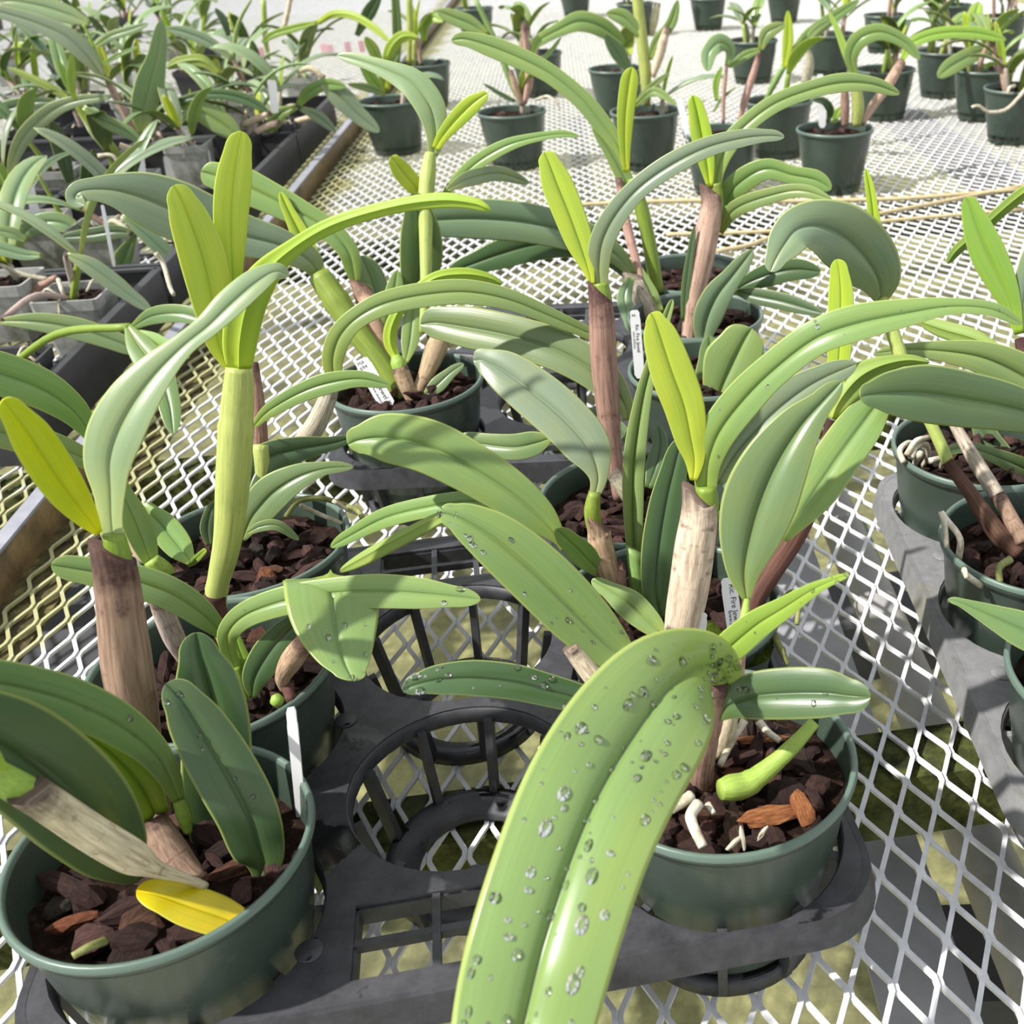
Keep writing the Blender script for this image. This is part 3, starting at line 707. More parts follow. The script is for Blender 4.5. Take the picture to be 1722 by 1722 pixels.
# --- front right pot
x, y = ft(1, -1)
R1 = potted(x, y, Z0, 'orchid whose huge dewy leaf arches over the tray edge', 62, 4, .098, smax=.0115)
leaf(R1, .46, .17, 'm', [(1228, 1172, 40, .46), (1215, 1128, 70, .45), (1182, 1120, 130, .435), (1130, 1152, 196, .405), (1075, 1222, 236, .372), (1012, 1324, 250, .335), (963, 1436, 250, .308), (912, 1592, 250, .278), (880, 1722, 240, .258), (858, 1830, 210, .24), (845, 1930, 150, .225), (838, 1990, 0, .215)][:-1]+[(838, 1985)], fold=.2, drops=230, dsize=1.25)
leaf(R1, .455, .425, 'd', [(1205, 1205, 22), (1228, 1185, 52), (1266, 1171, 78), (1327, 1166, 87), (1388, 1166, 82), (1432, 1171, 58), (1464, 1172)], drops=7, fold=.22)
leaf(R1, .475, .43, 'l', [(1176, 1140, 14), (1196, 1118, 34), (1228, 1088, 54), (1272, 1051, 50), (1317, 1023, 38), (1366, 992, 24), (1401, 976, 14), (1429, 966)], drops=7, dsize=.7)
leaf(R1, .47, .44, 'd', [(1130, 1235, 16), (1050, 1200, 36), (985, 1178, 48), (923, 1161, 55), (865, 1147, 60), (796, 1140, 60), (737, 1143, 50), (703, 1150, 36), (677, 1160)], drops=30)
leaf(R1, .505, .55, 'g', [(1256, 1012, 10), (1251, 961, 60), (1261, 901, 106), (1279, 839, 126), (1307, 776, 112), (1345, 717, 78), (1383, 675, 42), (1415, 642)], fold=.3)
cane(R1, .49, .505, 'l', [(1248, 1062, 10), (1252, 1038, 16), (1256, 1008, 10)])
cane(R1, .49, .495, 'pk', [(1222, 1270, 14), (1232, 1200, 17), (1242, 1130, 20), (1250, 1050, 14)], 'sheath', name='pseudobulb_sheath')
leaf(R1, .515, .53, 'm', [(1108, 1140, 16), (1065, 1115, 36), (1030, 1092, 72), (978, 1041, 100), (908, 971, 106), (839, 912, 94), (786, 878, 66), (757, 866, 40), (738, 862)], drops=36, dsize=.8)
cane(R1, .47, .455, 'br', [(1184, 1332, 38), (1178, 1300, 46), (1184, 1260, 44), (1198, 1200, 40), (1208, 1150, 30)], 'sheath', rings=(.25, .5), name='pseudobulb_sheath')
cane(R1, .485, .48, 'pa', [(1206, 1270, 26), (1222, 1225, 32), (1232, 1180, 26)], 'sheath', name='pseudobulb_sheath')
cane(R1, .505, .515, 'pa', [(1060, 1215, 30), (1000, 1140, 36), (958, 1085, 30)], 'sheath', name='pseudobulb_sheath')
cane(R1, .445, .47, 'l', [(1211, 1328, 34), (1228, 1325, 45), (1257, 1318, 43), (1295, 1290, 33), (1334, 1254, 27), (1370, 1214, 20)], rings=(.3, .55), name='new_shoot')
root(R1, [(1163, 1338, .43), (1146, 1350, .425), (1128, 1362, .42)], .0033)
root(R1, [(1174, 1352, .425), (1162, 1370, .417), (1166, 1390, .409), (1182, 1424, .399)], .0034)
root(R1, [(1252, 1212, .495), (1232, 1245, .485), (1210, 1288, .47)], .0026)
root(R1, [(1275, 1212, .50), (1292, 1232, .495), (1312, 1246, .49)], .0026)
root(R1, [(1190, 1352, .43), (1200, 1368, .424)], .002)
SHELL = CHIPS[1].copy(); SHELL.materials[0] = M['root']; OR_ = CHIPS[3].copy(); OR_.materials[0] = M['bark_orange']; OR2 = CHIPS[0].copy(); OR2.materials[0] = M['bark_orange']
MX1 = [c for c in R1.children if c.name.startswith('potting_mix')][0]
def chip_at(me, px_, py_, z, sc, rot):
    q = onz(px_, py_, z)-np.array(R1.location)-np.array(MX1.location); q = Matrix.Rotation(-MX1.rotation_euler[2], 3, 'Z') @ Vector(q)
    inst('bark_chip', me, MX1, q, rot, sc)
for a, (px_, py_) in enumerate(((1234, 1417), (1248, 1409), (1282, 1401))): chip_at(SHELL, px_, py_, .135, (.0042, .003, .0026), (0, a, a))
chip_at(OR_, 1296, 1372, .124, (.013, .012, .008), (.3, .1, .4-MX1.rotation_euler[2])); chip_at(OR2, 1349, 1362, .125, (.008, .008, .007), (0, .3, 1.)); chip_at(OR_, 1285, 1243, .122, (.013, .007, .006), (0, .1, .2-MX1.rotation_euler[2]))

# --- second pot of the right column
x, y = ft(1, 0)
R2 = potted(x, y, Z0, 'orchid with a stout papery white cane and a bright lime leaf', 30, 5, .100)
MOSSM = SOIL[0].copy(); MOSSM.materials[0] = M['moss']; inst('moss_cushion', MOSSM, R2, (.038, -.03, .1065), (0, 0, 0), (.45, .45, 1.4)); inst('moss_cushion', MOSSM, R1, (-.045, -.045, .1), (0, 0, 0), (.2, .2, 1.))
cane(R2, .56, .575, 'br', [(1128, 1130, 40), (1138, 1092, 50), (1150, 1048, 58)], 'sheath', name='node_sheath')
cane(R2, .572, .59, 'pa', [(1143, 1070, 54), (1151, 1030, 64), (1160, 980, 68), (1168, 920, 68), (1175, 870, 62), (1174, 832, 52)], 'sheath', cut=.9, name='pseudobulb_sheath')
cane(R2, .588, .594, 'kg', [(1186, 900, 34), (1190, 855, 38), (1187, 818, 36)])
leaf(R2, .592, .60, 'y', [(1166, 808, 12), (1168, 774, 34), (1162, 739, 54), (1150, 681, 69), (1129, 623, 72), (1110, 564, 58), (1101, 538, 34), (1094, 527)], fold=.14)
leaf(R2, .594, .58, 'm', [(1187, 824, 36), (1190, 780, 46), (1208, 728, 62), (1248, 674, 66), (1300, 622, 60), (1370, 569, 60), (1440, 543, 62), (1530, 525, 46), (1600, 515, 28), (1668, 520, 24), (1719, 545)], tilt=-14, fold=.22, drops=12, dsize=.8)
leaf(R2, .60, .64, 's', [(1206, 813, 18), (1240, 759, 60), (1296, 699, 68), (1348, 657, 60), (1392, 632, 44), (1440, 612)], fold=.2)
cane(R2, .62, .68, 'db', [(1262, 1040, 34), (1270, 1004, 40), (1300, 955, 40), (1335, 902, 40), (1365, 840, 34), (1385, 770, 26), (1397, 706, 16)], 'sheath', name='pseudobulb_sheath')
leaf(R2, .62, .69, 'm', [(1318, 908, 14), (1366, 832, 72), (1408, 769, 78), (1449, 713, 74), (1480, 672, 50), (1505, 640)], tilt=-10)
leaf(R2, .685, .70, 'y', [(1397, 690, 12), (1404, 655, 26), (1411, 597, 39), (1413, 539, 42), (1414, 493, 42), (1411, 454, 30), (1407, 436)], fold=.08)
leaf(R2, .68, .70, 'm', [(1399, 704, 14), (1411, 676, 36), (1439, 640, 50), (1474, 618, 36), (1521, 606, 20), (1563, 609)], face=-1, fold=.3)
leaf(R2, .655, .70, 'm', [(1071, 1002, 14), (1069, 960, 25), (1066, 900, 30), (1065, 850, 35), (1065, 800, 37), (1070, 740, 36), (1082, 666, 28), (1096, 612, 22), (1112, 560, 20), (1124, 524, 14), (1131, 503)], fold=.6)
cane(R2, .64, .652, 'm', [(1078, 1025, 24), (1072, 985, 27), (1067, 925, 27)], name='new_shoot', cut=.7)
leaf(R2, .62, .66, 'd', [(1112, 1042, 14), (1104, 1000, 46), (1108, 930, 60), (1120, 850, 58), (1136, 780, 44), (1148, 735)], tilt=12)
leaf(R2, .62, .66, 'd', [(1150, 1040, 14), (1150, 960, 40), (1152, 880, 36), (1150, 800)])
leaf(R2, .655, .67, 'm', [(950, 924, 14), (940, 905, 24), (908, 870, 58), (856, 828, 78), (786, 784, 88), (717, 750, 92), (647, 736, 82), (604, 740, 48), (585, 748)])
leaf(R2, .645, .60, 'm', [(1016, 970, 14), (985, 937, 42), (955, 908, 34), (935, 890)])
leaf(R2, .60, .63, 'm', [(1118, 1072, 16), (1095, 1049, 40), (1058, 1016, 50), (1020, 990, 28), (995, 975)])
leaf(R2, .66, .71, 'm', [(950, 915, 14), (884, 868, 38), (839, 850, 42), (786, 843, 36), (717, 853, 36), (647, 871, 34), (590, 900, 24), (556, 920)], tilt=10)
leaf(R2, .66, .66, 'm', [(860, 852, 14), (800, 858, 16), (745, 870, 20), (690, 898, 25), (630, 930, 25), (572, 962)], tilt=30, face=-1)
cane(R2, .65, .655, 'kg', [(1000, 895, 24), (996, 860, 28), (1000, 828, 20)], ridge=.06)
leaf(R2, .655, .72, 's', [(1001, 832, 18), (1006, 800, 34), (991, 755, 76), (950, 706, 86), (894, 658, 84), (846, 623, 70), (811, 606, 40), (796, 606)], tilt=8)
cane(R2, .64, .65, 'tn', [(1038, 1005, 24), (1022, 960, 38), (1010, 915, 42), (1006, 878, 36)], 'sheath', cut=.9, name='pseudobulb_sheath')
cane(R2, .635, .645, 'br', [(1046, 1020, 22), (1042, 980, 24), (1046, 945, 12)], 'sheath', cut=.6, name='node_sheath')
root(R2, [(1300, 1060, .60), (1318, 1010, .61), (1335, 995, .60), (1342, 1020, .585), (1340, 1050, .575)], .0022, 'root_green')
root(R2, [(1292, 1050, .60), (1312, 1090, .585), (1325, 1118, .58)], .0028, 'root_green')

# --- third pot of the right column
x, y = ft(1, 1)
R3 = potted(x, y, Z0, 'orchid with the tall spotted brown cane and a lime upright leaf', 48, 6, .100)
cane(R3, .79, .82, 'br', [(1042, 840, 22), (1034, 780, 28), (1026, 720, 36), (1020, 660, 42), (1015, 600, 45), (1012, 540, 44), (1008, 488, 36)], 'sheath', cut=1., name='pseudobulb_sheath')
cane(R3, .818, .824, 'kg', [(1018, 530, 26), (1014, 500, 30), (1010, 476, 27)])
leaf(R3, .822, .84, 'y', [(995, 478, 10), (990, 455, 20), (976, 411, 45), (957, 359, 53), (936, 307, 52), (922, 270, 34), (915, 256)], fold=.14)
leaf(R3, .824, .83, 's', [(1009, 480, 27), (1007, 447, 36), (1013, 405, 42), (1036, 360, 40), (1075, 315, 36), (1130, 276, 37), (1190, 247, 33), (1250, 232, 29), (1293, 228, 20), (1319, 230)], fold=.22, tilt=-14)
leaf(R3, .80, .87, 'g', [(1056, 706, 16), (1050, 680, 30), (1026, 648, 54), (985, 614, 66), (928, 585, 70), (860, 565, 70), (790, 551, 70), (735, 543, 54), (707, 545)], tilt=8)
leaf(R3, .80, .86, 'd', [(1068, 752, 12), (1040, 722, 26), (1008, 700, 20), (982, 688)])
leaf(R3, .79, .83, 'd', [(1090, 820, 12), (1104, 780, 34), (1110, 745, 26), (1106, 715)])
cane(R3, .77, .775, 'gy', [(1066, 850, 22), (1048, 820, 28), (1030, 795, 24)], 'sheath', name='pseudobulb_sheath')
leaf(R3, .80, .84, 'g', [(930, 735, 8), (900, 745, 40), (860, 752, 44), (800, 745, 36), (770, 735)])

# ------------------------------------------------------------------ back tray
x, y = bt(-1, -1)
B1 = potted(x, y, Z0, 'orchid with a numbered white label leaning on its green cane', 40, 7, .104)
cane(B1, 1.03, 1.09, 'kg', [(682, 682, 24), (672, 660, 34), (640, 610, 36), (600, 557, 40), (565, 505, 44), (536, 462, 38)], rings=(.35, .8))
leaf(B1, 1.09, 1.11, 'y', [(543, 462, 12), (526, 435, 28), (505, 394, 30), (484, 352, 20), (471, 323)], fold=.4)
leaf(B1, 1.09, 1.0, 's', [(538, 464, 22), (518, 436, 44), (470, 412, 56), (410, 396, 72), (345, 374, 94), (290, 351, 100), (238, 331, 86), (195, 320, 58), (160, 318, 40), (134, 322, 34), (126, 334, 28), (142, 345)], tilt=14, fold=.14)
cane(B1, 1.05, 1.10, 'tn', [(660, 640, 22), (640, 580, 30), (624, 530, 36), (606, 478, 30)], 'sheath', cut=.8, name='pseudobulb_sheath')
leaf(B1, 1.10, 1.12, 'm', [(597, 475, 14), (593, 450, 28), (585, 422, 34), (557, 390, 38), (505, 359, 46), (453, 332, 54), (401, 308, 60), (358, 294, 44), (338, 288)])
leaf(B1, 1.10, 1.15, 'g', [(650, 560, 20), (640, 520, 44), (625, 470, 46), (608, 430)])
leaf(B1, 1.06, 1.10, 'm', [(643, 610, 12), (645, 570, 30), (660, 510, 34), (668, 455)])
leaf(B1, 1.04, 1.08, 'l', [(666, 602, 14), (656, 575, 22), (660, 545, 22), (680, 510, 18), (727, 470, 20), (776, 461, 22), (818, 466, 16), (845, 478)], face=-1)
cane(B1, 1.03, 1.04, 'l', [(678, 635, 20), (670, 612, 26), (665, 598, 14)], ridge=.05)
cane(B1, 1.02, 1.03, 'tn', [(695, 676, 18), (684, 650, 26), (672, 618, 28)], 'sheath', name='pseudobulb_sheath', ridge=.08)
cane(B1, 1.02, 1.07, 'tn', [(695, 672, 18), (716, 630, 26), (732, 590, 36), (748, 555, 30)], 'sheath', name='pseudobulb_sheath', ridge=.06)
leaf(B1, 1.02, 1.04, 'p', [(712, 668, 8), (735, 648, 26), (760, 625, 18), (780, 612)])
leaf(B1, 1.05, 1.12, 'm', [(682, 610, 8), (690, 570, 30), (694, 520, 28), (690, 480)])
leaf(B1, 1.13, 1.13, 'g', [(680, 520, 12), (700, 480, 52), (708, 435, 70), (707, 388, 66), (700, 345, 40), (694, 325)])
cane(B1, 1.07, 1.17, 'k', [(712, 560, 14), (716, 480, 18), (716, 400, 22), (716, 335, 26), (720, 290, 26), (724, 258, 18)], rings=(.75,))
leaf(B1, 1.17, 1.22, 'p', [(728, 262, 16), (733, 225, 34), (724, 180, 50), (694, 140, 48), (647, 116, 30), (600, 100, 20), (567, 93)], tilt=10)
leaf(B1, 1.17, 1.17, 'y', [(732, 250, 12), (744, 230, 20), (766, 203, 28), (792, 177, 30), (811, 163, 18), (820, 157)])
leaf(B1, 1.16, 1.15, 'y', [(714, 333, 10), (700, 316, 28), (676, 288, 33), (663, 270, 22), (657, 264)])
leaf(B1, 1.16, 1.16, 'm', [(744, 330, 8), (769, 303, 20), (804, 272, 25), (849, 246, 22), (891, 233, 16), (943, 225, 12), (974, 229)], tilt=-15)
leaf(B1, 1.12, 1.2, 'p', [(752, 318, 8), (790, 300, 26), (840, 292, 24), (890, 308)])

x, y = bt(1, -1)
B2 = potted(x, y, Z0, 'orchid with a broad rounded leaf behind the yellow leaf', 30, 8, .100)
leaf(B2, 1.02, 1.04, 'm', [(1203, 692, 16), (1213, 655, 66), (1232, 612, 100), (1250, 575, 76), (1264, 552)])
leaf(B2, 1.03, 1.06, 'g', [(1180, 690, 12), (1190, 640, 44), (1195, 600, 40), (1192, 565)])
cane(B2, 1.03, 1.03, 'kg', [(1175, 690, 16), (1160, 640, 20), (1150, 600, 14)])
x, y = bt(1, 0)
B3 = potted(x, y, Z0, 'orchid with a stout pinkish woody cane over the mesh', 30, 9, .104)
cane(B3, 1.15, 1.22, 'pk', [(1154, 600, 22), (1160, 555, 26), (1166, 505, 30), (1177, 453, 38), (1187, 400, 42), (1196, 350, 36), (1192, 318, 28)], 'sheath', cut=.9, rings=(.3,), name='pseudobulb_sheath')
cane(B3, 1.22, 1.225, 'kg', [(1207, 355, 18), (1207, 330, 20), (1204, 308, 18)])
leaf(B3, 1.22, 1.23, 'y', [(1194, 314, 10), (1188, 272, 28), (1179, 223, 36), (1171, 183, 28), (1165, 160)], fold=.4)
leaf(B3, 1.225, 1.25, 'm', [(1204, 314, 18), (1206, 286, 26), (1220, 251, 32), (1251, 213, 30), (1303, 174, 30), (1366, 150, 29), (1418, 139, 31), (1468, 142, 24), (1513, 158)], tilt=-10, fold=.22)
leaf(B3, 1.24, 1.2, 'm', [(1212, 386, 8), (1222, 335, 34), (1250, 303, 40), (1290, 284, 34), (1330, 294, 30), (1370, 302, 32), (1398, 318)])
leaf(B3, 1.22, 1.16, 'm', [(1212, 392, 8), (1236, 352, 28), (1300, 328, 26), (1350, 321, 22), (1399, 336)])
leaf(B3, 1.12, 1.12, 's', [(1179, 594, 8), (1188, 540, 46), (1206, 498, 48), (1233, 463, 34), (1266, 420)], fold=.25)
leaf(B3, 1.14, 1.12, 'd', [(1232, 494, 8), (1254, 478, 26), (1296, 461, 40), (1338, 453, 36), (1380, 457)])
leaf(B3, 1.13, 1.08, 'd', [(1236, 490, 8), (1272, 498, 27), (1324, 509, 29), (1383, 527)])
leaf(B3, 1.16, 1.19, 'd', [(1150, 540, 10), (1154, 480, 16), (1162, 420, 12), (1168, 380)])
x, y = bt(1, 1)
B4 = potted(x, y, Z0, 'orchid with a slim lime upright leaf and long arching leaf', 26, 10, .104)
cane(B4, 1.28, 1.31, 'kg', [(1106, 492, 22), (1098, 445, 24), (1090, 400, 24), (1078, 348, 24), (1062, 300, 18)], rings=(.5,))
leaf(B4, 1.31, 1.33, 'm', [(1062, 335, 20), (1058, 318, 24), (1044, 286, 28), (1020, 244, 22), (997, 212)])
leaf(B4, 1.31, 1.31, 'y', [(1053, 290, 10), (1051, 245, 20), (1052, 192, 29), (1058, 140, 31), (1063, 113)])
leaf(B4, 1.31, 1.36, 'm', [(1052, 280, 10), (1041, 247, 22), (1013, 209, 32), (978, 167, 32), (926, 125, 32), (874, 98, 35), (825, 78, 34), (784, 66, 24), (759, 68)])
cane(B4, 1.26, 1.31, 'pk', [(1080, 470, 8), (1070, 440, 14), (1052, 370, 16), (1040, 300, 12)], 'sheath', name='pseudobulb_sheath')
cane(B4, 1.24, 1.26, 'gy', [(1100, 540, 26), (1078, 500, 32), (1060, 460, 28)], 'sheath', cut=.7, name='pseudobulb_sheath')
leaf(B4, 1.24, 1.27, 'm', [(1112, 525, 10), (1096, 495, 22), (1075, 458, 18), (1062, 435)])
leaf(B4, 1.26, 1.20, 's', [(1066, 462, 16), (1035, 428, 34), (1000, 408, 48), (957, 391, 60), (880, 374, 66), (800, 368, 66), (735, 370, 54), (700, 374, 34), (686, 378)])
leaf(B4, 1.26, 1.24, 'd', [(1062, 470, 12), (1020, 432, 28), (960, 412, 42), (900, 412, 52), (840, 428, 48), (790, 446, 34), (752, 460)])
leaf(B4, 1.24, 1.20, 's', [(1062, 466, 12), (1050, 500, 26), (1058, 540, 18), (1062, 560)])

# ------------------------------------------------------------------ grey tray on the right
x, y = rt(-1, 1)
T1 = potted(x, y, Z0, 'green pot with white knotted aerial roots in the faded tray', 40, 11, .100)
for k, pts in enumerate([[(1520, 778), (1513, 758), (1527, 745), (1545, 750), (1556, 763)], [(1532, 770), (1540, 752), (1558, 748), (1560, 770), (1545, 790)], [(1525, 765), (1540, 742), (1562, 735)], [(1548, 762), (1538, 780), (1536, 790)], [(1563, 775), (1585, 772), (1580, 792)]]):
    root(T1, [(a, b, .815+.01*i) for i, (a, b) in enumerate(pts)], .0028)
leaf(T1, .84, .80, 'g', [(1780, 820, 20), (1722, 788, 34), (1666, 764, 24), (1631, 753, 20), (1605, 755, 18), (1588, 762)], tilt=15)
leaf(T1, .84, .90, 'd', [(1740, 850, 14), (1700, 790, 40), (1660, 735, 38), (1640, 700)])
x, y = rt(-1, 0)
T2 = potted(x, y, Z0, 'orchid with two long spotted canes leaning back over its neighbour', 36, 12, .098)
cane(T2, .69, .73, 'db', [(1714, 930, 30), (1684, 904, 34), (1650, 858, 30), (1634, 832, 25), (1605, 793, 22), (1593, 776, 20)], 'sheath', rings=(.5,), name='pseudobulb_sheath')
cane(T2, .73, .80, 'k', [(1597, 784, 20), (1582, 748, 21), (1566, 714, 20), (1530, 640, 20), (1508, 580, 24), (1492, 525, 20), (1486, 500, 16)], rings=(.7,))
cane(T2, .69, .72, 'br', [(1722, 912, 30), (1706, 884, 28), (1692, 858, 26), (1678, 833, 26)], 'sheath', name='pseudobulb_sheath')
cane(T2, .72, .78, 'gy', [(1680, 838, 26), (1648, 788, 26), (1622, 744, 22), (1604, 712, 18), (1580, 668, 14)], 'sheath', name='pseudobulb_sheath')
leaf(T2, .80, .81, 'y', [(1488, 510, 14), (1484, 470, 24), (1473, 401, 25), (1465, 331, 17), (1456, 284)], fold=.4)
leaf(T2, .80, .74, 's', [(1482, 508, 20), (1477, 470, 80), (1453, 430, 106), (1416, 396, 108), (1375, 380, 88), (1340, 386, 72), (1318, 412, 60), (1304, 436, 36), (1295, 457)], tilt=5, fold=.14)
root(T2, [(1612, 940, .672), (1614, 905, .67), (1590, 872, .67), (1583, 862, .672), (1588, 878, .668), (1592, 920, .664)], .0026)
root(T2, [(1650, 985, .64), (1624, 966, .635), (1622, 958, .632), (1626, 972, .628)], .0024)
root(T2, [(1700, 940, .65), (1680, 955, .645), (1682, 980, .64)], .003, 'root_green')
x, y = rt(-1, -1)
T3 = potted(x, y, Z0, 'orchid at the front of the faded grey tray, one leaf tip curling', 36, 13, .098)
leaf(T3, .52, .55, 'g', [(1850, 1130, 20), (1790, 1092, 60), (1722, 1060, 62), (1677, 1040, 44), (1643, 1025, 28), (1612, 1012, 14), (1594, 1008)], tilt=10)
x, y = rt(0, .5)
T4 = potted(x, y, Z0, 'orchid with broad overlapping leaves reaching left over the grey tray', 30, 14, .100)
leaf(T4, .78, .655, 'g', [(1850, 760, 20), (1785, 712, 50), (1700, 686, 80), (1625, 672, 94), (1555, 662, 98), (1497, 661, 74), (1462, 664, 42), (1447, 668)], fold=.16)
leaf(T4, .80, .80, 'm', [(1850, 730, 20), (1790, 680, 60), (1722, 634, 72), (1660, 604, 58), (1600, 592, 40), (1530, 588, 22), (1472, 594)])
cane(T4, .80, .88, 'db', [(1800, 800, 26), (1760, 700, 26), (1728, 620, 26), (1716, 570, 20)], 'sheath', name='pseudobulb_sheath')
leaf(T4, .885, .91, 'l', [(1714, 562, 14), (1700, 512, 34), (1683, 472, 50), (1662, 428, 58), (1644, 383, 48), (1631, 346, 30), (1624, 333)], fold=.12)
leaf(T4, .89, .98, 'm', [(1760, 300, 10), (1722, 324, 22), (1687, 352, 21), (1645, 390, 21), (1610, 420, 18), (1593, 443)], face=-1)
leaf(T4, .885, .9, 's', [(1720, 560, 14), (1722, 500, 36), (1735, 440, 40), (1760, 380)])
leaf(T4, .88, .93, 'm', [(1700, 600, 10), (1640, 570, 30), (1590, 555, 30), (1545, 540)], face=-1)
cane(T4, .76, .80, 'kg', [(1860, 800, 20), (1850, 760, 20), (1845, 730, 18)])

# ------------------------------------------------------------------ plant labels
def label_stick(top, bot, wpx, Yt, Yb, label, text=(), facing=0., group=None):
    a = onY(*top, Yt); b = onY(*bot, Yb); c = (a+b)/2
    wm = wpx*depth(c)/F; d = a-b; L = np.linalg.norm(d); d /= L
    v = (c-C0)/np.linalg.norm(c-C0); sd = np.cross(d, v); sd /= np.linalg.norm(sd); sd = sd*math.cos(facing)+v*math.sin(facing); nn = np.cross(sd, d); nn /= np.linalg.norm(nn)
    if nn @ v > 0: nn = -nn; sd = -sd
    h = wm/2; tk = .0004
    prof = [(-h*.55, 0), (-h, L*.06), (-h, L*.86), (-h*.9, L*.9), (-h*.9, L*.97), (-h*.6, L), (h*.6, L), (h*.9, L*.97), (h*.9, L*.9), (h, L*.86), (h, L*.06), (h*.55, 0)]
    V = [b+sd*x+d*y-c+nn*tk for x, y in prof]+[b+sd*x+d*y-c-nn*tk for x, y in prof]; n = len(prof)
    Fc = [list(range(n)), [n+i for i in range(n)][::-1]]+[[i, i+n, (i+1) % n+n, (i+1) % n] for i in range(n)]
    o = mesh('plant_label', V, Fc, 'tag_white', None, False, loc=tuple(c)); tag(o, label, 'plant label', group)
    for (s, along, across, size) in text:      # printed along the stick, reading from the top down
        cu = bpy.data.curves.new('lettering', 'FONT'); cu.body = s; cu.size = size*wm; cu.align_x = 'LEFT'; cu.align_y = 'CENTER'
        to = bpy.data.objects.new('lettering', cu)
        me = bpy.data.meshes.new_from_object(to); bpy.data.objects.remove(to); me.materials.clear(); me.materials.append(M['ink'])
        t_ = bpy.data.objects.new('lettering', me); COL.objects.link(t_); t_.parent = o
        X, Yv = -d, None; Zv = nn; Yv = np.cross(Zv, X)
        if across == 'T': X = sd*1.; Zv = nn; Yv = np.cross(Zv, X); pos = b+d*L*along-sd*h*.7-c+nn*(tk+.0002)
        else: pos = b+d*L*along+sd*across*h-c+nn*(tk+.0002)
        t_.matrix_local = Matrix(((X[0], Yv[0], Zv[0], pos[0]), (X[1], Yv[1], Zv[1], pos[1]), (X[2], Yv[2], Zv[2], pos[2]), (0, 0, 0, 1)))
    return o
label_stick((489, 1190), (509, 1395), 21, .452, .462, 'blank white label tucked inside the rim of the big pot', facing=.7)
label_stick((1224, 972), (1244, 1110), 27, .585, .575, 'white printed label behind the new leaf, beside the moss', [('Ric. Fire Jewel', .93, .28, .5), ('www.akatsuka', .62, -.35, .36)])
label_stick((1178, 1030), (1165, 1130), 26, .57, .565, 'blank white label half hidden by the papery cane')
label_stick((606, 604), (654, 685), 26, 1.02, 1.005, 'white label numbered in black, leaning in the rear pot', [('MA', .93, 'T', .34), ('694', .84, 'T', .34), ('W', .68, .25, .42), ('Jewel Yo', .42, .3, .44), ('www.akatsuka', .5, -.45, .26)])
label_stick((1067, 522), (1076, 636), 17, 1.02, 1.015, 'narrow white printed label standing beside the brown cane', [('44', .93, 'T', .4), ('Ric. Fire Jewel', .80, .2, .5), ('www.akatsuka', .7, -.5, .3)])
label_stick((1141, 165), (1160, 240), 10, 2.27, 2.27, 'white label standing between two green pots', [])
label_stick((1532, 5), (1512, 75), 13, 3.3, 3.3, 'white label leaning among the far right pots', [])
label_stick((1324, 105), (1310, 190), 16, 2.64, 2.64, 'white label in the pot beside the lime shoot', [])
label_stick((1379, 125), (1383, 215), 12, 2.28, 2.29, 'white label in the pot with the yellow cane base', [])
label_stick((1062, 120), (1064, 165), 8, 2.6, 2.6, 'white label in the pot with the papery pink cane', [])

# ------------------------------------------------------------------ procedural plants for the far pots
def leaf3(pl, base, az, el, L, wd, tn, droop=1.2, twist=0., fold=.25):
    """world-space leaf: starts at base, leaves at elevation el towards azimuth az and droops along its length"""
    n = 12; P = [np.array(base, float)]; T = []
    for i in range(n):
        e = el-droop*(i/n)**1.3; t = np.array([math.cos(e)*math.cos(az), math.cos(e)*math.sin(az), math.sin(e)]); T.append(t)
        P.append(P[-1]+t*L/n)
    T.append(T[-1]); P = np.array(P); T = np.array(T)
    sd = np.array([-math.sin(az), math.cos(az), 0.])
    W = []; N = []
    for t in T:
        nn = np.cross(t, sd); nn /= np.linalg.norm(nn)
        if nn[2] < 0 and abs(t[2]) < .95: nn = -nn
        w_ = sd*math.cos(twist)+nn*math.sin(twist); n2 = np.cross(t, w_); n2 /= np.linalg.norm(n2)
        if n2 @ nn < 0: n2 = -n2
        W.append(w_); N.append(n2)
    s = np.linspace(0, 1, n+1); hw = wd/2*np.clip(np.minimum(.3+s*2.4, 1.), 0, 1)*np.sqrt(np.clip(1-np.clip((s-.55)/.45, 0, 1)**2, .0004, 1))
    return ribbon('leaf', P, np.array(W), np.array(N), hw, pl, tn, fold, .0009)
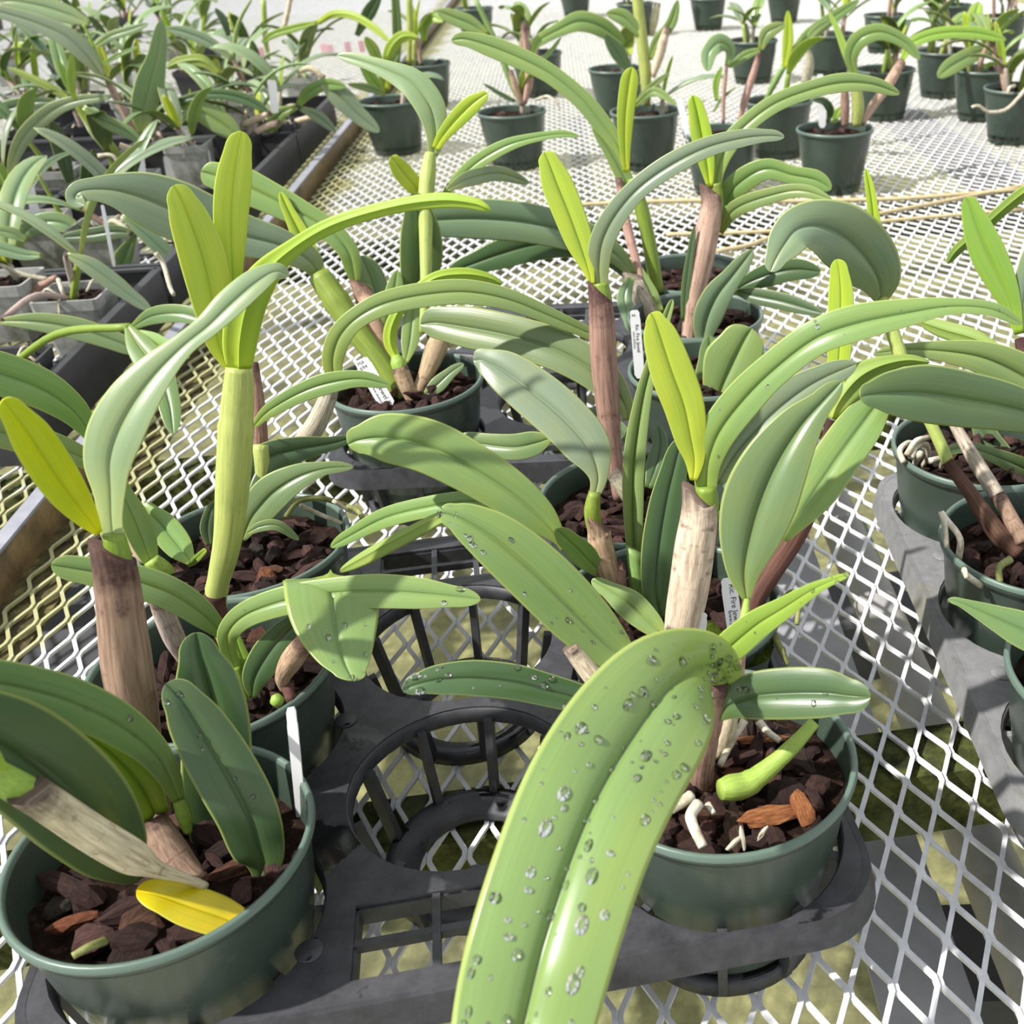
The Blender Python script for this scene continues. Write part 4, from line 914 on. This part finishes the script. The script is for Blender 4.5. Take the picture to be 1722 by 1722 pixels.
def growth(pl, rnd, n, hmin, hmax, llen, lw, tones, spread=.05, zb=.1, ctn=('kg', 'pk', 'gy', 'k'), tilt=.35, cr_=.0055, azr=None):
    org = np.array(pl.location)
    for i in range(n):
        a = rnd.uniform(0, 6.283); r = spread*math.sqrt(rnd.random()); b = org+np.array([r*math.cos(a), r*math.sin(a), zb])
        az = rnd.uniform(0, 6.283) if azr is None else rnd.uniform(*azr); h = rnd.uniform(hmin, hmax); ti = rnd.uniform(.05, tilt)
        top = b+h*np.array([math.sin(ti)*math.cos(az), math.sin(ti)*math.sin(az), math.cos(ti)])
        k = rnd.choice(ctn); S = np.array([b+(top-b)*q for q in np.linspace(0, 1, 6)])
        tube3(pl, S, [cr_*(.75+.5*math.sin(math.pi*q)) for q in np.linspace(.08, .9, 6)], k, 'sheath' if k in ('pk', 'gy', 'tn') else 'cane', 'pseudobulb', 0, (), 0., None, 10)
        for j in range(rnd.choice((1, 2, 2))):
            laz = az+rnd.uniform(-.8, .8)+(3.14*j); ll = rnd.uniform(*llen)
            leaf3(pl, top-np.array([0, 0, .002]), laz, rnd.uniform(.55, 1.25), ll, rnd.uniform(*lw), rnd.choice(tones), rnd.uniform(.6, 1.7), rnd.uniform(-.3, .3))
        if rnd.random() < .35:
            leaf3(pl, top-np.array([0, 0, .002]), az, 1.35, rnd.uniform(.06, .12), .022, rnd.choice(('y', 'l')), .2)

# ------------------------------------------------------------------ green pots standing on the mesh at the back
def bgpot(xb, yb, label, n, seed, dY=.056, tones=('g', 'm', 'm', 's', 'l'), hm=(.04, .14)):
    p = onz(xb, yb, 0.); e = potted(float(p[0]), float(p[1]+dY), .0006, label, 10, seed, .105, 'green pots in rows on the far mesh', .010)
    rnd = random.Random(seed*13+5)
    if n: growth(e, rnd, n, hm[0], hm[1], (.09, .17), (.026, .042), tones)
    return e
G1 = bgpot(662, 264, 'green pot with short lime leaves beside the bench rail', 1, 21, hm=(.03, .06))
Yg = G1.location[1]
leaf(G1, Yg, Yg-.02, 'l', [(648, 152, 8), (640, 112, 12), (628, 84, 20), (614, 62)]); leaf(G1, Yg, Yg, 'l', [(652, 152, 8), (650, 112, 14), (657, 82, 20), (676, 62, 18), (704, 63)], face=-1)
leaf(G1, Yg-.01, Yg-.03, 'l', [(645, 158, 10), (625, 132, 20), (606, 106)]); leaf(G1, Yg, Yg, 'm', [(650, 156, 10), (645, 130, 16), (655, 110, 14), (670, 92)]); leaf(G1, Yg-.02, Yg-.06, 'm', [(648, 158, 8), (620, 148, 14), (585, 142)])
G2 = bgpot(716, 186, 'green pot standing behind the pot with short lime leaves', 2, 22, hm=(.06, .1)); Yg = G2.location[1]
cane(G2, Yg, Yg, 'k', [(688, 112, 9), (690, 60, 12), (688, -10, 10)]); leaf(G2, Yg, Yg, 'g', [(668, 110, 8), (668, 60, 16), (665, 0, 14), (660, -40)]); leaf(G2, Yg, Yg-.05, 'l', [(714, 70, 8), (712, 45, 16), (725, 30, 16), (745, 36)]); leaf(G2, Yg, Yg, 'd', [(600, 60, 8), (620, 22, 22), (640, -10)])
leaf(G2, Yg, Yg-.1, 'l', [(535, 38, 8), (560, 24, 12), (592, 26, 13), (625, 44, 13), (655, 70)], face=-1)
G3 = bgpot(865, 289, 'green pot with a leaning green stem and pinkish dry canes', 1, 23, hm=(.03, .07)); Yg = G3.location[1]
cane(G3, Yg, Yg+.02, 'm', [(880, 178, 8), (862, 145, 10), (845, 100, 11), (826, 55, 10), (800, 0, 8)]); cane(G3, Yg, Yg, 'pk', [(878, 176, 8), (868, 150, 12), (858, 118, 9)], 'sheath'); cane(G3, Yg, Yg, 'pk', [(882, 174, 8), (890, 135, 14), (885, 95, 10), (882, 40, 10)], 'sheath')
leaf(G3, Yg, Yg, 'd', [(866, 170, 6), (845, 160, 8), (812, 140)]); leaf(G3, Yg, Yg+.05, 'm', [(895, 92, 6), (905, 70, 18), (940, 50, 22), (975, 36, 32), (1012, 46, 32), (1050, 74)], tilt=-8); leaf(G3, Yg, Yg, 'm', [(820, 58, 8), (790, 40, 26), (760, 28, 24), (735, 18)]); leaf(G3, Yg, Yg-.02, 'g', [(905, 106, 6), (925, 88, 8), (944, 62)])
root(G3, [(900, 168, Yg-.02), (922, 162, Yg-.05), (938, 176, Yg-.06), (941, 186, Yg-.06)], .003)
bgpot(905, 166, 'green pot standing behind the leaning green stem', 4, 24)
G5 = bgpot(1088, 290, 'green pot with a thick pale green stem and pink papery canes', 1, 25, hm=(.03, .08)); Yg = G5.location[1]
cane(G5, Yg, Yg+.02, 'k', [(1088, 178, 12), (1085, 120, 20), (1080, 70, 20), (1072, 0, 18), (1070, -40, 14)]); cane(G5, Yg, Yg, 'pa', [(1098, 130, 8), (1110, 90, 16), (1122, 45, 12)], 'sheath'); cane(G5, Yg+.03, Yg+.03, 'pa', [(1096, 60, 6), (1100, 35, 14), (1106, 5, 10)], 'sheath')
leaf(G5, Yg-.02, Yg-.04, 'm', [(1068, 178, 8), (1090, 152, 13), (1124, 122)]); leaf(G5, Yg-.02, Yg-.06, 'm', [(1068, 178, 8), (1100, 154, 15), (1138, 176)]); leaf(G5, Yg, Yg, 'd', [(1060, 122, 12), (1040, 90, 26), (1018, 58)]); leaf(G5, Yg, Yg, 'm', [(1092, 100, 10), (1104, 70, 16), (1128, 40, 18), (1140, 0)]); leaf(G5, Yg, Yg, 'm', [(1080, 60, 10), (1050, 30, 26), (1020, 22)])
bgpot(1040, 200, 'green pot half hidden behind the thick pale stem', 2, 26, hm=(.03, .08))
G7 = bgpot(1406, 330, 'green pot with a yellow cane base beside the tan stick', 0, 27); Yg = G7.location[1]
cane(G7, Yg, Yg, 'k', [(1440, 212, 16), (1443, 180, 20), (1440, 150, 18), (1437, 125, 12)]); cane(G7, Yg, Yg, 'br', [(1420, 212, 14), (1421, 180, 15), (1420, 140, 12)], 'sheath'); cane(G7, Yg, Yg+.1, 'pk', [(1450, 208, 10), (1470, 175, 15), (1495, 140, 18), (1516, 104, 15)], 'sheath')
leaf(G7, Yg, Yg-.03, 'm', [(1438, 130, 10), (1431, 95, 24), (1446, 66, 30), (1480, 54, 26), (1520, 70, 20), (1547, 100)]); leaf(G7, Yg, Yg+.05, 'l', [(1434, 128, 8), (1421, 85, 13), (1408, 50, 10), (1394, 20)]); leaf(G7, Yg+.1, Yg+.1, 'l', [(1516, 102, 8), (1535, 72, 18), (1580, 56, 20), (1640, 55, 20), (1692, 67)], tilt=-8)
leaf(G7, Yg, Yg-.03, 'd', [(1392, 206, 6), (1396, 185, 14), (1385, 170, 12), (1366, 168)]); leaf(G7, Yg, Yg, 'l', [(1402, 208, 6), (1408, 190, 14), (1418, 180)])
G8 = bgpot(1312, 270, 'green pot with a lime shoot behind the yellow cane base', 1, 28, hm=(.05, .09)); Yg = G8.location[1]
leaf(G8, Yg, Yg, 'y', [(1318, 116, 8), (1325, 70, 19), (1325, 18)]); cane(G8, Yg, Yg, 'm', [(1288, 168, 8), (1302, 140, 11), (1318, 112, 10)]); leaf(G8, Yg, Yg+.1, 'm', [(1330, 92, 10), (1360, 60, 22), (1400, 30, 20), (1445, 0)]); leaf(G8, Yg, Yg+.06, 'm', [(1350, 80, 6), (1370, 52, 14), (1400, 32)])
cane(G8, Yg+.05, Yg+.05, 'gy', [(1355, 140, 16), (1360, 110, 18), (1360, 80, 8)], 'sheath')
G9 = bgpot(1216, 334, 'green pot with a slim pink cane and folded pale leaves', 0, 29); Yg = G9.location[1]
cane(G9, Yg, Yg, 'pk', [(1243, 204, 8), (1255, 160, 13), (1268, 120, 11), (1277, 88, 8)], 'sheath'); leaf(G9, Yg, Yg, 'm', [(1279, 84, 8), (1290, 56, 24), (1320, 40)]); leaf(G9, Yg, Yg, 'm', [(1278, 84, 8), (1254, 93, 15), (1226, 114)])
cane(G9, Yg, Yg, 'pk', [(1216, 208, 6), (1217, 160, 7), (1222, 110, 6)], 'sheath'); leaf(G9, Yg, Yg-.04, 'p', [(1222, 112, 8), (1228, 84, 18), (1210, 72, 30), (1192, 90, 26), (1190, 120)]); leaf(G9, Yg, Yg, 'l', [(1205, 170, 6), (1204, 140, 12), (1214, 112)]); leaf(G9, Yg, Yg, 'm', [(1200, 188, 4), (1215, 165, 6), (1238, 146)])
bgpot(1490, 205, 'green pot behind the slanting pink cane', 4, 30, tones=('g', 'm', 'd'), hm=(.03, .09))
bgpot(1192, 52, 'green pot standing alone at the far end of the mesh', 3, 31)
bgpot(1398, 130, 'green pot two rows behind the yellow cane base', 4, 32, hm=(.05, .14))
bgpot(1588, 167, 'dark green pot standing beside the pair of pale pots', 5, 33, hm=(.05, .14))
G14 = bgpot(1656, 206, 'pale green pot behind the one with a white root', 4, 34, hm=(.04, .1)); Yg = G14.location[1]
leaf(G14, Yg, Yg-.1, 'm', [(1674, 78, 8), (1640, 90, 26), (1602, 110, 28), (1577, 130)])
G15 = bgpot(1712, 246, 'pale green pot with a white root curling down its side', 4, 35, hm=(.03, .09)); Yg = G15.location[1]
root(G15, [(1730, 142, Yg-.06), (1712, 165, Yg-.085), (1690, 185, Yg-.09), (1662, 188, Yg-.095), (1646, 178, Yg-.1), (1634, 180, Yg-.1)], .0042)
root(G15, [(1706, 144, Yg-.07), (1697, 148, Yg-.085), (1695, 158, Yg-.09)], .004)
bgpot(1268, 142, 'green pot behind the slim pink cane', 3, 36, hm=(.06, .14))
bgpot(968, 30, 'green pot far back near the bench end', 3, 37)
bgpot(1070, 62, 'green pot far back behind the thick pale stem', 4, 38)
bgpot(1490, 90, 'green pot far back beside the leaning label', 4, 39)
bgpot(1600, 70, 'green pot in the last row behind the dark one', 5, 40)
bgpot(1690, 95, 'green pot in the last row at the bench side', 5, 41)
bgpot(1320, 40, 'green pot in the last row behind the lime shoot', 4, 42)
bgpot(800, 70, 'green pot in the last row behind the arching leaf', 4, 43)

# ------------------------------------------------------------------ crowded seedlings on the neighbouring bench
def sq_pot_mesh():
    v = []; f = []
    def ringq(h, z, r=.006):
        out = []
        for sx, sy, a0 in ((1, -1, -90), (1, 1, 0), (-1, 1, 90), (-1, -1, 180)):
            for k in range(3):
                a = math.radians(a0+k*45); out.append((sx*(h-r)+r*math.cos(a), sy*(h-r)+r*math.sin(a), z))
        return out
    for h, z in ((.034, 0), (.042, .07), (.0445, .0705), (.0455, .086), (.0425, .086), (.040, .07), (.034, .01)): v += ringq(h, z)
    for i in range(6):
        for k in range(12): l = (k+1) % 12; f.append([i*12+k, i*12+l, (i+1)*12+l, (i+1)*12+k])
    f.append([k for k in range(12)][::-1]); f.append([72+k for k in range(12)])
    me = bpy.data.meshes.new('pot'); me.from_pydata(v, [], f); me.update(); return me
SQ = sq_pot_mesh(); SQ.materials.append(M['grey_pot']); SQB = SQ.copy(); SQB.materials[0] = M['black_plastic']
SOILQ = soil_mesh(9, .041)
def seed_pot(x, y, z, label, n, seed, dark=False, rot=0., tones=('s', 's', 'd', 's', 'g', 'p', 'p'), h=(.02, .10), ll=(.08, .16)):
    e = empty('potted_seedling', (x, y, z), label, 'seedling', 'seedlings crowded on the neighbouring bench')
    inst('pot', SQB if dark else SQ, e, (0, 0, 0), (0, 0, rot)); mx = inst('potting_mix', SOILQ, e, (0, 0, .074)); bark(mx, 9, .001, seed, .03, .004, .007)
    rnd = random.Random(seed*7+3); growth(e, rnd, n, h[0], h[1], ll, (.026, .042), tones, .03, .075, ('gy', 'gy', 'kg', 'pk'), .9, .0042)
    for k in range(3):
        a = rnd.uniform(0, 6.28); b0 = np.array([.02*math.cos(a), .02*math.sin(a), .078]); S = [b0, b0+np.array([.018*math.cos(a), .018*math.sin(a), .012]), b0+np.array([.032*math.cos(a), .032*math.sin(a), rnd.uniform(-.02, .0)])]
        MB().tube(cr(np.array(S), 4)[0], .0018, 6).build('root', 'root', e, True)
    return e
def black_tray(c, rot, label):
    e = empty('seedling_tray', (float(c[0]), float(c[1]), .001), label, 'tray', 'shallow black seedling trays'); e.rotation_euler = (0, 0, rot)
    hx, hy, H = .17, .25, .075
    for nm, a, b in (('side_wall', (-hx, -hy), (-hx, hy)), ('side_wall', (hx, -hy), (hx, hy)), ('end_wall', (-hx, -hy), (hx, -hy)), ('end_wall', (-hx, hy), (hx, hy))):
        MB().bar((*a, H/2), (*b, H/2), .003, H).build(nm, 'black_plastic', e)
        MB().bar((*a, H), (*b, H), .012, .004).build('rolled_lip', 'black_plastic', e)
    for k in range(5): MB().bar((-hx+.068*(k+.5), -hy, .002), (-hx+.068*(k+.5), hy, .002), .008, .003).build('base_bar', 'black_plastic', e)
    for k in range(7): MB().bar((-hx, -hy+.5*(k+.5)/7, .002), (hx, -hy+.5*(k+.5)/7, .002), .008, .003).build('base_bar', 'black_plastic', e)
    return e
rb = yawb
TR = ['shallow black tray at the near end of the seedling bench', 'black seedling tray, second along the bench rail', 'black seedling tray, third along the bench rail', 'black seedling tray, farthest along the bench rail',
      'black seedling tray set in from the rail, nearer one', 'black seedling tray set in from the rail, farther one']
for (e2, e1), lb in zip([(-.81, 1.45), (-.81, 1.97), (-.81, 2.48), (-.81, 2.99), (-1.16, 2.52), (-1.16, 3.04)], TR): black_tray(b2w(e2, e1), rb, lb)
ADJ = dict(C=(-.70, 1.30), J=(-.925, 2.67), N=(-.69, 2.80), O=(-.87, 3.18), P=(-.925, 3.06), G=(-1.05, 2.40), H=(-1.16, 2.34), L=(-1.275, 2.87), Q=(-1.16, 3.22))
SD = {}
SPEC = [('A', 128, 500, 1, 0, 'grey seedling pot with stained rim at the near bench corner'), ('B', 5, 478, 1, 0, 'seedling with a pink jointed rhizome beside the stained grey pot'), ('C', 222, 552, 0, 1, 'seedling with a broad leaf hanging over the bench rail'),
        ('D', 172, 385, 2, 0, 'seedling in the pale pot with a thin white stake'), ('E', 62, 372, 1, 0, 'seedling with a pale folded leaf and slim grey cane'), ('F', 222, 302, 1, 0, 'seedling with the thick olive cane leaning left'),
        ('G', 118, 290, 1, 0, 'seedling with two dark leaves standing at its foot'), ('H', 15, 305, 1, 0, 'seedling with a long pale leaf arching over the others'), ('I', 318, 246, 3, 0, 'seedling in a white pot with a stub of broken cane'),
        ('J', 250, 238, 1, 1, 'seedling with the tall grey green leaf facing outward'), ('K', 150, 215, 2, 1, 'seedling with a slim pinkish cane and yellow flower stalk'), ('L', 50, 222, 1, 1, 'seedling with wide leaves crossing over the olive cane'),
        ('M', 400, 232, 2, 1, 'seedling with a glossy broad leaf by the chunky dry stems'), ('N', 505, 212, 1, 1, 'seedling with a yellow crown and drooping glossy leaf'), ('O', 420, 160, 2, 0, 'seedling with a slim upright dark leaf and pink tag'),
        ('P', 340, 178, 2, 1, 'seedling with a long arched leaf and bent stem'), ('Q', 240, 165, 4, 0, 'seedling under the broad shaded leaves'), ('R', 140, 160, 4, 1, 'seedling between the flower stalk and the wide leaves'), ('S', 40, 158, 4, 0, 'seedling beside the round brown seed head'),
        ('T', 505, 130, 2, 0, 'seedling with a yellowish arching stem near the rail'), ('U', 420, 105, 3, 1, 'seedling with a tall bare green stalk'), ('V', 320, 120, 4, 1, 'seedling behind the long arched leaf'), ('W', 215, 108, 4, 0, 'seedling with silvery leaves at the middle of the back row'),
        ('X', 110, 105, 4, 1, 'seedling with bright sunlit leaves in the back row'), ('Y', 10, 100, 4, 0, 'seedling at the outer end of the back row'), ('Z', 280, 62, 3, 0, 'seedling with two upright striped leaves at the far back'), ('AA', 150, 55, 4, 1, 'seedling with grey green leaves at the far back'), ('AB', 40, 50, 4, 0, 'seedling with broad leaves at the far outer corner'),
        ('AC', 345, 78, 4, 1, 'seedling just behind the two upright striped leaves'), ('AD', 215, 30, 4, 1, 'seedling with dark leaves in the last row'), ('AE', 90, 22, 4, 0, 'seedling with drooping leaves in the last row'), ('AF', -20, 20, 4, 1, 'seedling closing the last row at its outer side')]
for k, (key, px_, py_, n, dk, lb) in enumerate(SPEC):
    p = onz(px_, py_, .083) if key not in ADJ else b2w(*ADJ[key]); SD[key] = seed_pot(float(p[0]), float(p[1]), .0065 if key in 'ABCDEFGHIJKLMNOPQ' else .0008, lb, n+(1 if py_ < 262 else 0), 300+k, bool(dk), rb, h=(.02, .09), ll=(.13, .23))
def H(key, tn, pts, y0=0., y1=0., **k):
    Y = SD[key].location[1]-.06; return leaf(SD[key], Y+y0, Y+y1, tn, pts, **k)
def HC(key, tn, pts, mat='sheath', y0=0., y1=0., name='pseudobulb'):
    Y = SD[key].location[1]; return cane(SD[key], Y+y0, Y+y1, tn, pts, mat, name)
H('K', 's', [(176, 132, 10), (150, 96, 30), (112, 62, 34), (60, 38, 28), (0, 20, 22), (-30, 14)]); H('X', 'p', [(152, 40, 10), (115, 24, 28), (70, 10, 32), (25, 2, 24), (0, 4)])
HC('K', 'pk', [(252, 264, 6), (232, 232, 9), (215, 200, 11), (195, 165, 11), (178, 130, 8)]); HC('K', 'l', [(172, 112, 6), (160, 85, 6), (150, 60, 5), (140, 42, 4)], 'cane', name='flower_stalk')
H('K', 'p', [(160, 78, 8), (185, 62, 14), (215, 52, 14), (250, 40)]); H('K', 'm', [(174, 108, 5), (195, 95, 8), (234, 78)])
H('H', 'p', [(18, 305, 8), (22, 270, 16), (42, 228, 24), (85, 188, 24), (130, 170, 18), (190, 162)], tilt=8)
H('L', 'd', [(100, 172, 8), (60, 172, 20), (20, 182, 28), (-30, 196)]); H('L', 'm', [(118, 168, 8), (80, 145, 15), (50, 130, 12), (15, 114)], face=-1)
HC('F', 'kg', [(224, 298, 9), (195, 256, 13), (165, 221, 17), (128, 172, 15)], 'cane'); H('F', 'l', [(128, 168, 8), (112, 136, 13), (96, 97)]); H('F', 'l', [(124, 166, 8), (120, 130, 15), (121, 92)]); H('F', 'g', [(140, 180, 8), (180, 205, 22), (215, 222, 20), (235, 238)])
H('G', 'd', [(120, 314, 10), (108, 270, 24), (94, 228, 24), (86, 204)]); H('G', 'd', [(140, 318, 10), (149, 284, 24), (160, 252)])
H('J', 'p', [(238, 226, 8), (240, 190, 36), (252, 140, 44), (265, 88, 28), (271, 34)], fold=.12)
H('P', 's', [(392, 100, 8), (350, 70, 20), (310, 54, 18), (278, 48)]); HC('P', 'pk', [(418, 156, 6), (404, 125, 8), (392, 98, 6)]); HC('P', 'm', [(393, 98, 6), (396, 60, 7), (405, 30, 6), (422, 0, 4)], 'cane', name='flower_stalk')
H('P', 'm', [(370, 126, 8), (340, 103, 20), (305, 104, 18), (280, 114)], face=-1)
H('M', 'd', [(282, 187, 8), (310, 169, 14), (360, 158, 16), (410, 166, 20), (452, 188)]); H('M', 'm', [(294, 188, 8), (328, 184, 32), (370, 206, 40), (404, 232)])
H('N', 'm', [(501, 178, 8), (518, 156, 20), (548, 142, 20), (582, 146)]); H('N', 'm', [(500, 179, 8), (470, 194, 22), (450, 226, 22), (446, 266)]); H('N', 's', [(542, 140, 12), (575, 165, 38), (606, 196, 28), (638, 222)]); H('N', 's', [(505, 182, 8), (535, 196, 20), (565, 222)])
H('O', 'd', [(436, 132, 8), (430, 100, 18), (423, 68)], face=-1); H('O', 'd', [(385, 60, 8), (376, 34, 14), (362, 14)])
H('T', 'l', [(533, 38, 6), (500, 46, 12), (460, 58, 12), (440, 72)]); HC('T', 'k', [(512, 90, 6), (522, 62, 8), (534, 36, 7)], 'cane'); HC('U', 'k', [(452, 100, 6), (446, 60, 9), (443, 0, 9)], 'cane', name='flower_stalk'); HC('T', 'pa', [(478, 46, 8), (484, 20, 8), (490, -10, 7)], 'sheath', name='stake')
H('E', 'p', [(32, 418, 10), (36, 398, 18), (60, 378, 30), (102, 374, 32), (147, 399)], tilt=5); H('H', 'm', [(33, 372, 6), (16, 326, 26), (0, 290, 24), (-16, 268)], face=-1); HC('E', 'gy', [(82, 462, 7), (62, 420, 8), (46, 385, 8), (30, 340, 6)]); HC('E', 'kg', [(121, 424, 7), (116, 395, 9), (96, 350, 8), (62, 290, 4)], 'cane')
H('A', 's', [(112, 428, 8), (150, 446, 28), (192, 476, 30), (226, 502, 22), (254, 522)]); H('A', 'g', [(0, 540, 10), (60, 541, 30), (130, 553, 38), (200, 576, 32), (232, 592)], y0=-.1, y1=-.1)
H('C', 'g', [(220, 552, 8), (258, 531, 28), (310, 528, 30), (372, 548)], y0=-.05, y1=-.08); H('C', 'g', [(212, 546, 8), (234, 582, 42), (264, 624, 52), (284, 676, 36), (292, 730)], y0=-.05, y1=-.16); H('C', 'm', [(225, 556, 8), (255, 575, 34), (290, 590, 26), (318, 600)], y0=-.05, y1=-.1)
H('D', 'd', [(230, 393, 8), (192, 390, 24), (150, 396, 24), (100, 400)]); H('D', 's', [(205, 362, 8), (250, 398, 26), (290, 434, 26), (325, 458)]); H('D', 'g', [(227, 396, 6), (208, 432, 28), (192, 478)])
H('B', 's', [(70, 430, 8), (40, 428, 20), (0, 418, 24), (-30, 412)]); H('B', 'g', [(45, 405, 8), (20, 392, 20), (-20, 385)])
HC('B', 'pk', [(95, 466, 9), (80, 474, 12), (66, 482, 14), (50, 496, 16), (35, 500, 10)]); HC('B', 'gy', [(82, 470, 8), (40, 462, 8), (0, 445, 7), (-30, 432, 6)])
def stem(key, px_, py_, dy, tn='kg', r=.0045):       # a slim cane from the pot up to where traced leaves meet
    b = np.array(SD[key].location)+np.array([0, 0, .072]); e = onY(px_, py_, SD[key].location[1]-.06+dy); m = (b+e)/2+np.array([0, 0, .02])
    S, _ = cr(np.array([b, m, e]), 5); tube3(SD[key], S, [r]*len(S), tn, 'sheath' if tn in ('gy', 'pk') else 'cane', 'pseudobulb', 0, (), 0., None, 10)
for q in (('C', 218, 550, -.05), ('A', 2, 540, -.1, 'gy'), ('D', 222, 394, 0., 'gy'), ('N', 502, 178, 0., 'gy'), ('M', 290, 187, 0., 'gy'), ('H', 20, 303, 0., 'gy'), ('J', 238, 225, 0., 'gy'), ('A', 113, 428, 0., 'gy')): stem(*q)
for key, pts, r in (('A', [(98, 470, 0), (104, 488, -.02), (108, 496, -.02)], .003), ('C', [(262, 425, .05), (275, 445, .05), (285, 480, .03), (292, 496, .02)], .003), ('N', [(478, 215, 0), (492, 240, -.02), (500, 262, -.03)], .004), ('F', [(165, 262, -.02), (190, 262, -.02), (205, 285, -.02)], .004)):
    Y = SD[key].location[1]; root(SD[key], [(a, b, Y+c) for a, b, c in pts], r)
for k, (key, pts) in enumerate([('M', [(410, 210), (430, 200), (455, 190)]), ('M', [(430, 222), (450, 212), (470, 205)]), ('N', [(498, 205), (515, 200), (535, 195)]), ('I', [(270, 205), (285, 190), (300, 178)]), ('I', [(246, 225), (255, 215), (262, 208)]), ('O', [(505, 118), (525, 116), (545, 132)]), ('F', [(202, 245), (222, 252), (240, 262)])]):
    Y = SD[key].location[1]; cane(SD[key], Y, Y, 'pa', [(a, b, 10) for a, b in pts], 'sheath', 'dry_cane')
GR = 'small white labels among the seedlings'
for t_, b_, w_, key, lb in (((232, 240), (238, 290), 14, 'F', 'small grey printed label beside the olive cane'), ((282, 262), (290, 310), 15, 'I', 'small white label standing below the broken cane'), ((344, 250), (352, 300), 14, 'I', 'small printed label beside the white seedling pot'), ((48, 308), (62, 370), 14, 'E', 'small printed label behind the slim grey cane'),
                            ((458, 135), (462, 190), 13, 'M', 'small printed label behind the glossy broad leaf'), ((310, 212), (314, 250), 16, 'I', 'pale label leaning on the white pot'), ((172, 345), (192, 448), 6, 'A', 'thin white stake standing over the stained grey pot'), ((225, 120), (232, 180), 8, 'J', 'blank label stick behind the tall grey green leaf')):
    Y = SD[key].location[1]; q_ = onY(*b_, Y); label_stick(t_, b_, w_, Y-.01, Y-.01, lb, [('A 12', .85, .2, .5)] if False else [], group=GR)
for k, (a, b) in enumerate(((440, 90), (500, 87), (545, 83), (556, 85), (585, 80), (608, 78), (398, 95))):
    p = onz(a, b, .05); o = MB().box((0, 0, .0), (.011, .0015, .02)).build('pink_label', 'pink_tag', None, False, tuple(p)); o.rotation_euler = (0, 0, .1*k)
    tag(o, 'small pink label standing '+['behind the seedling with the slim dark leaf', 'beside the yellowish arching stem', 'just past the yellowish arching stem', 'close against another pink label near the rail', 'at the foot of the short lime leaves', 'nearest the pot of short lime leaves', 'before the long arched seedling leaf'][k], 'plant label', 'pink labels behind the seedlings')
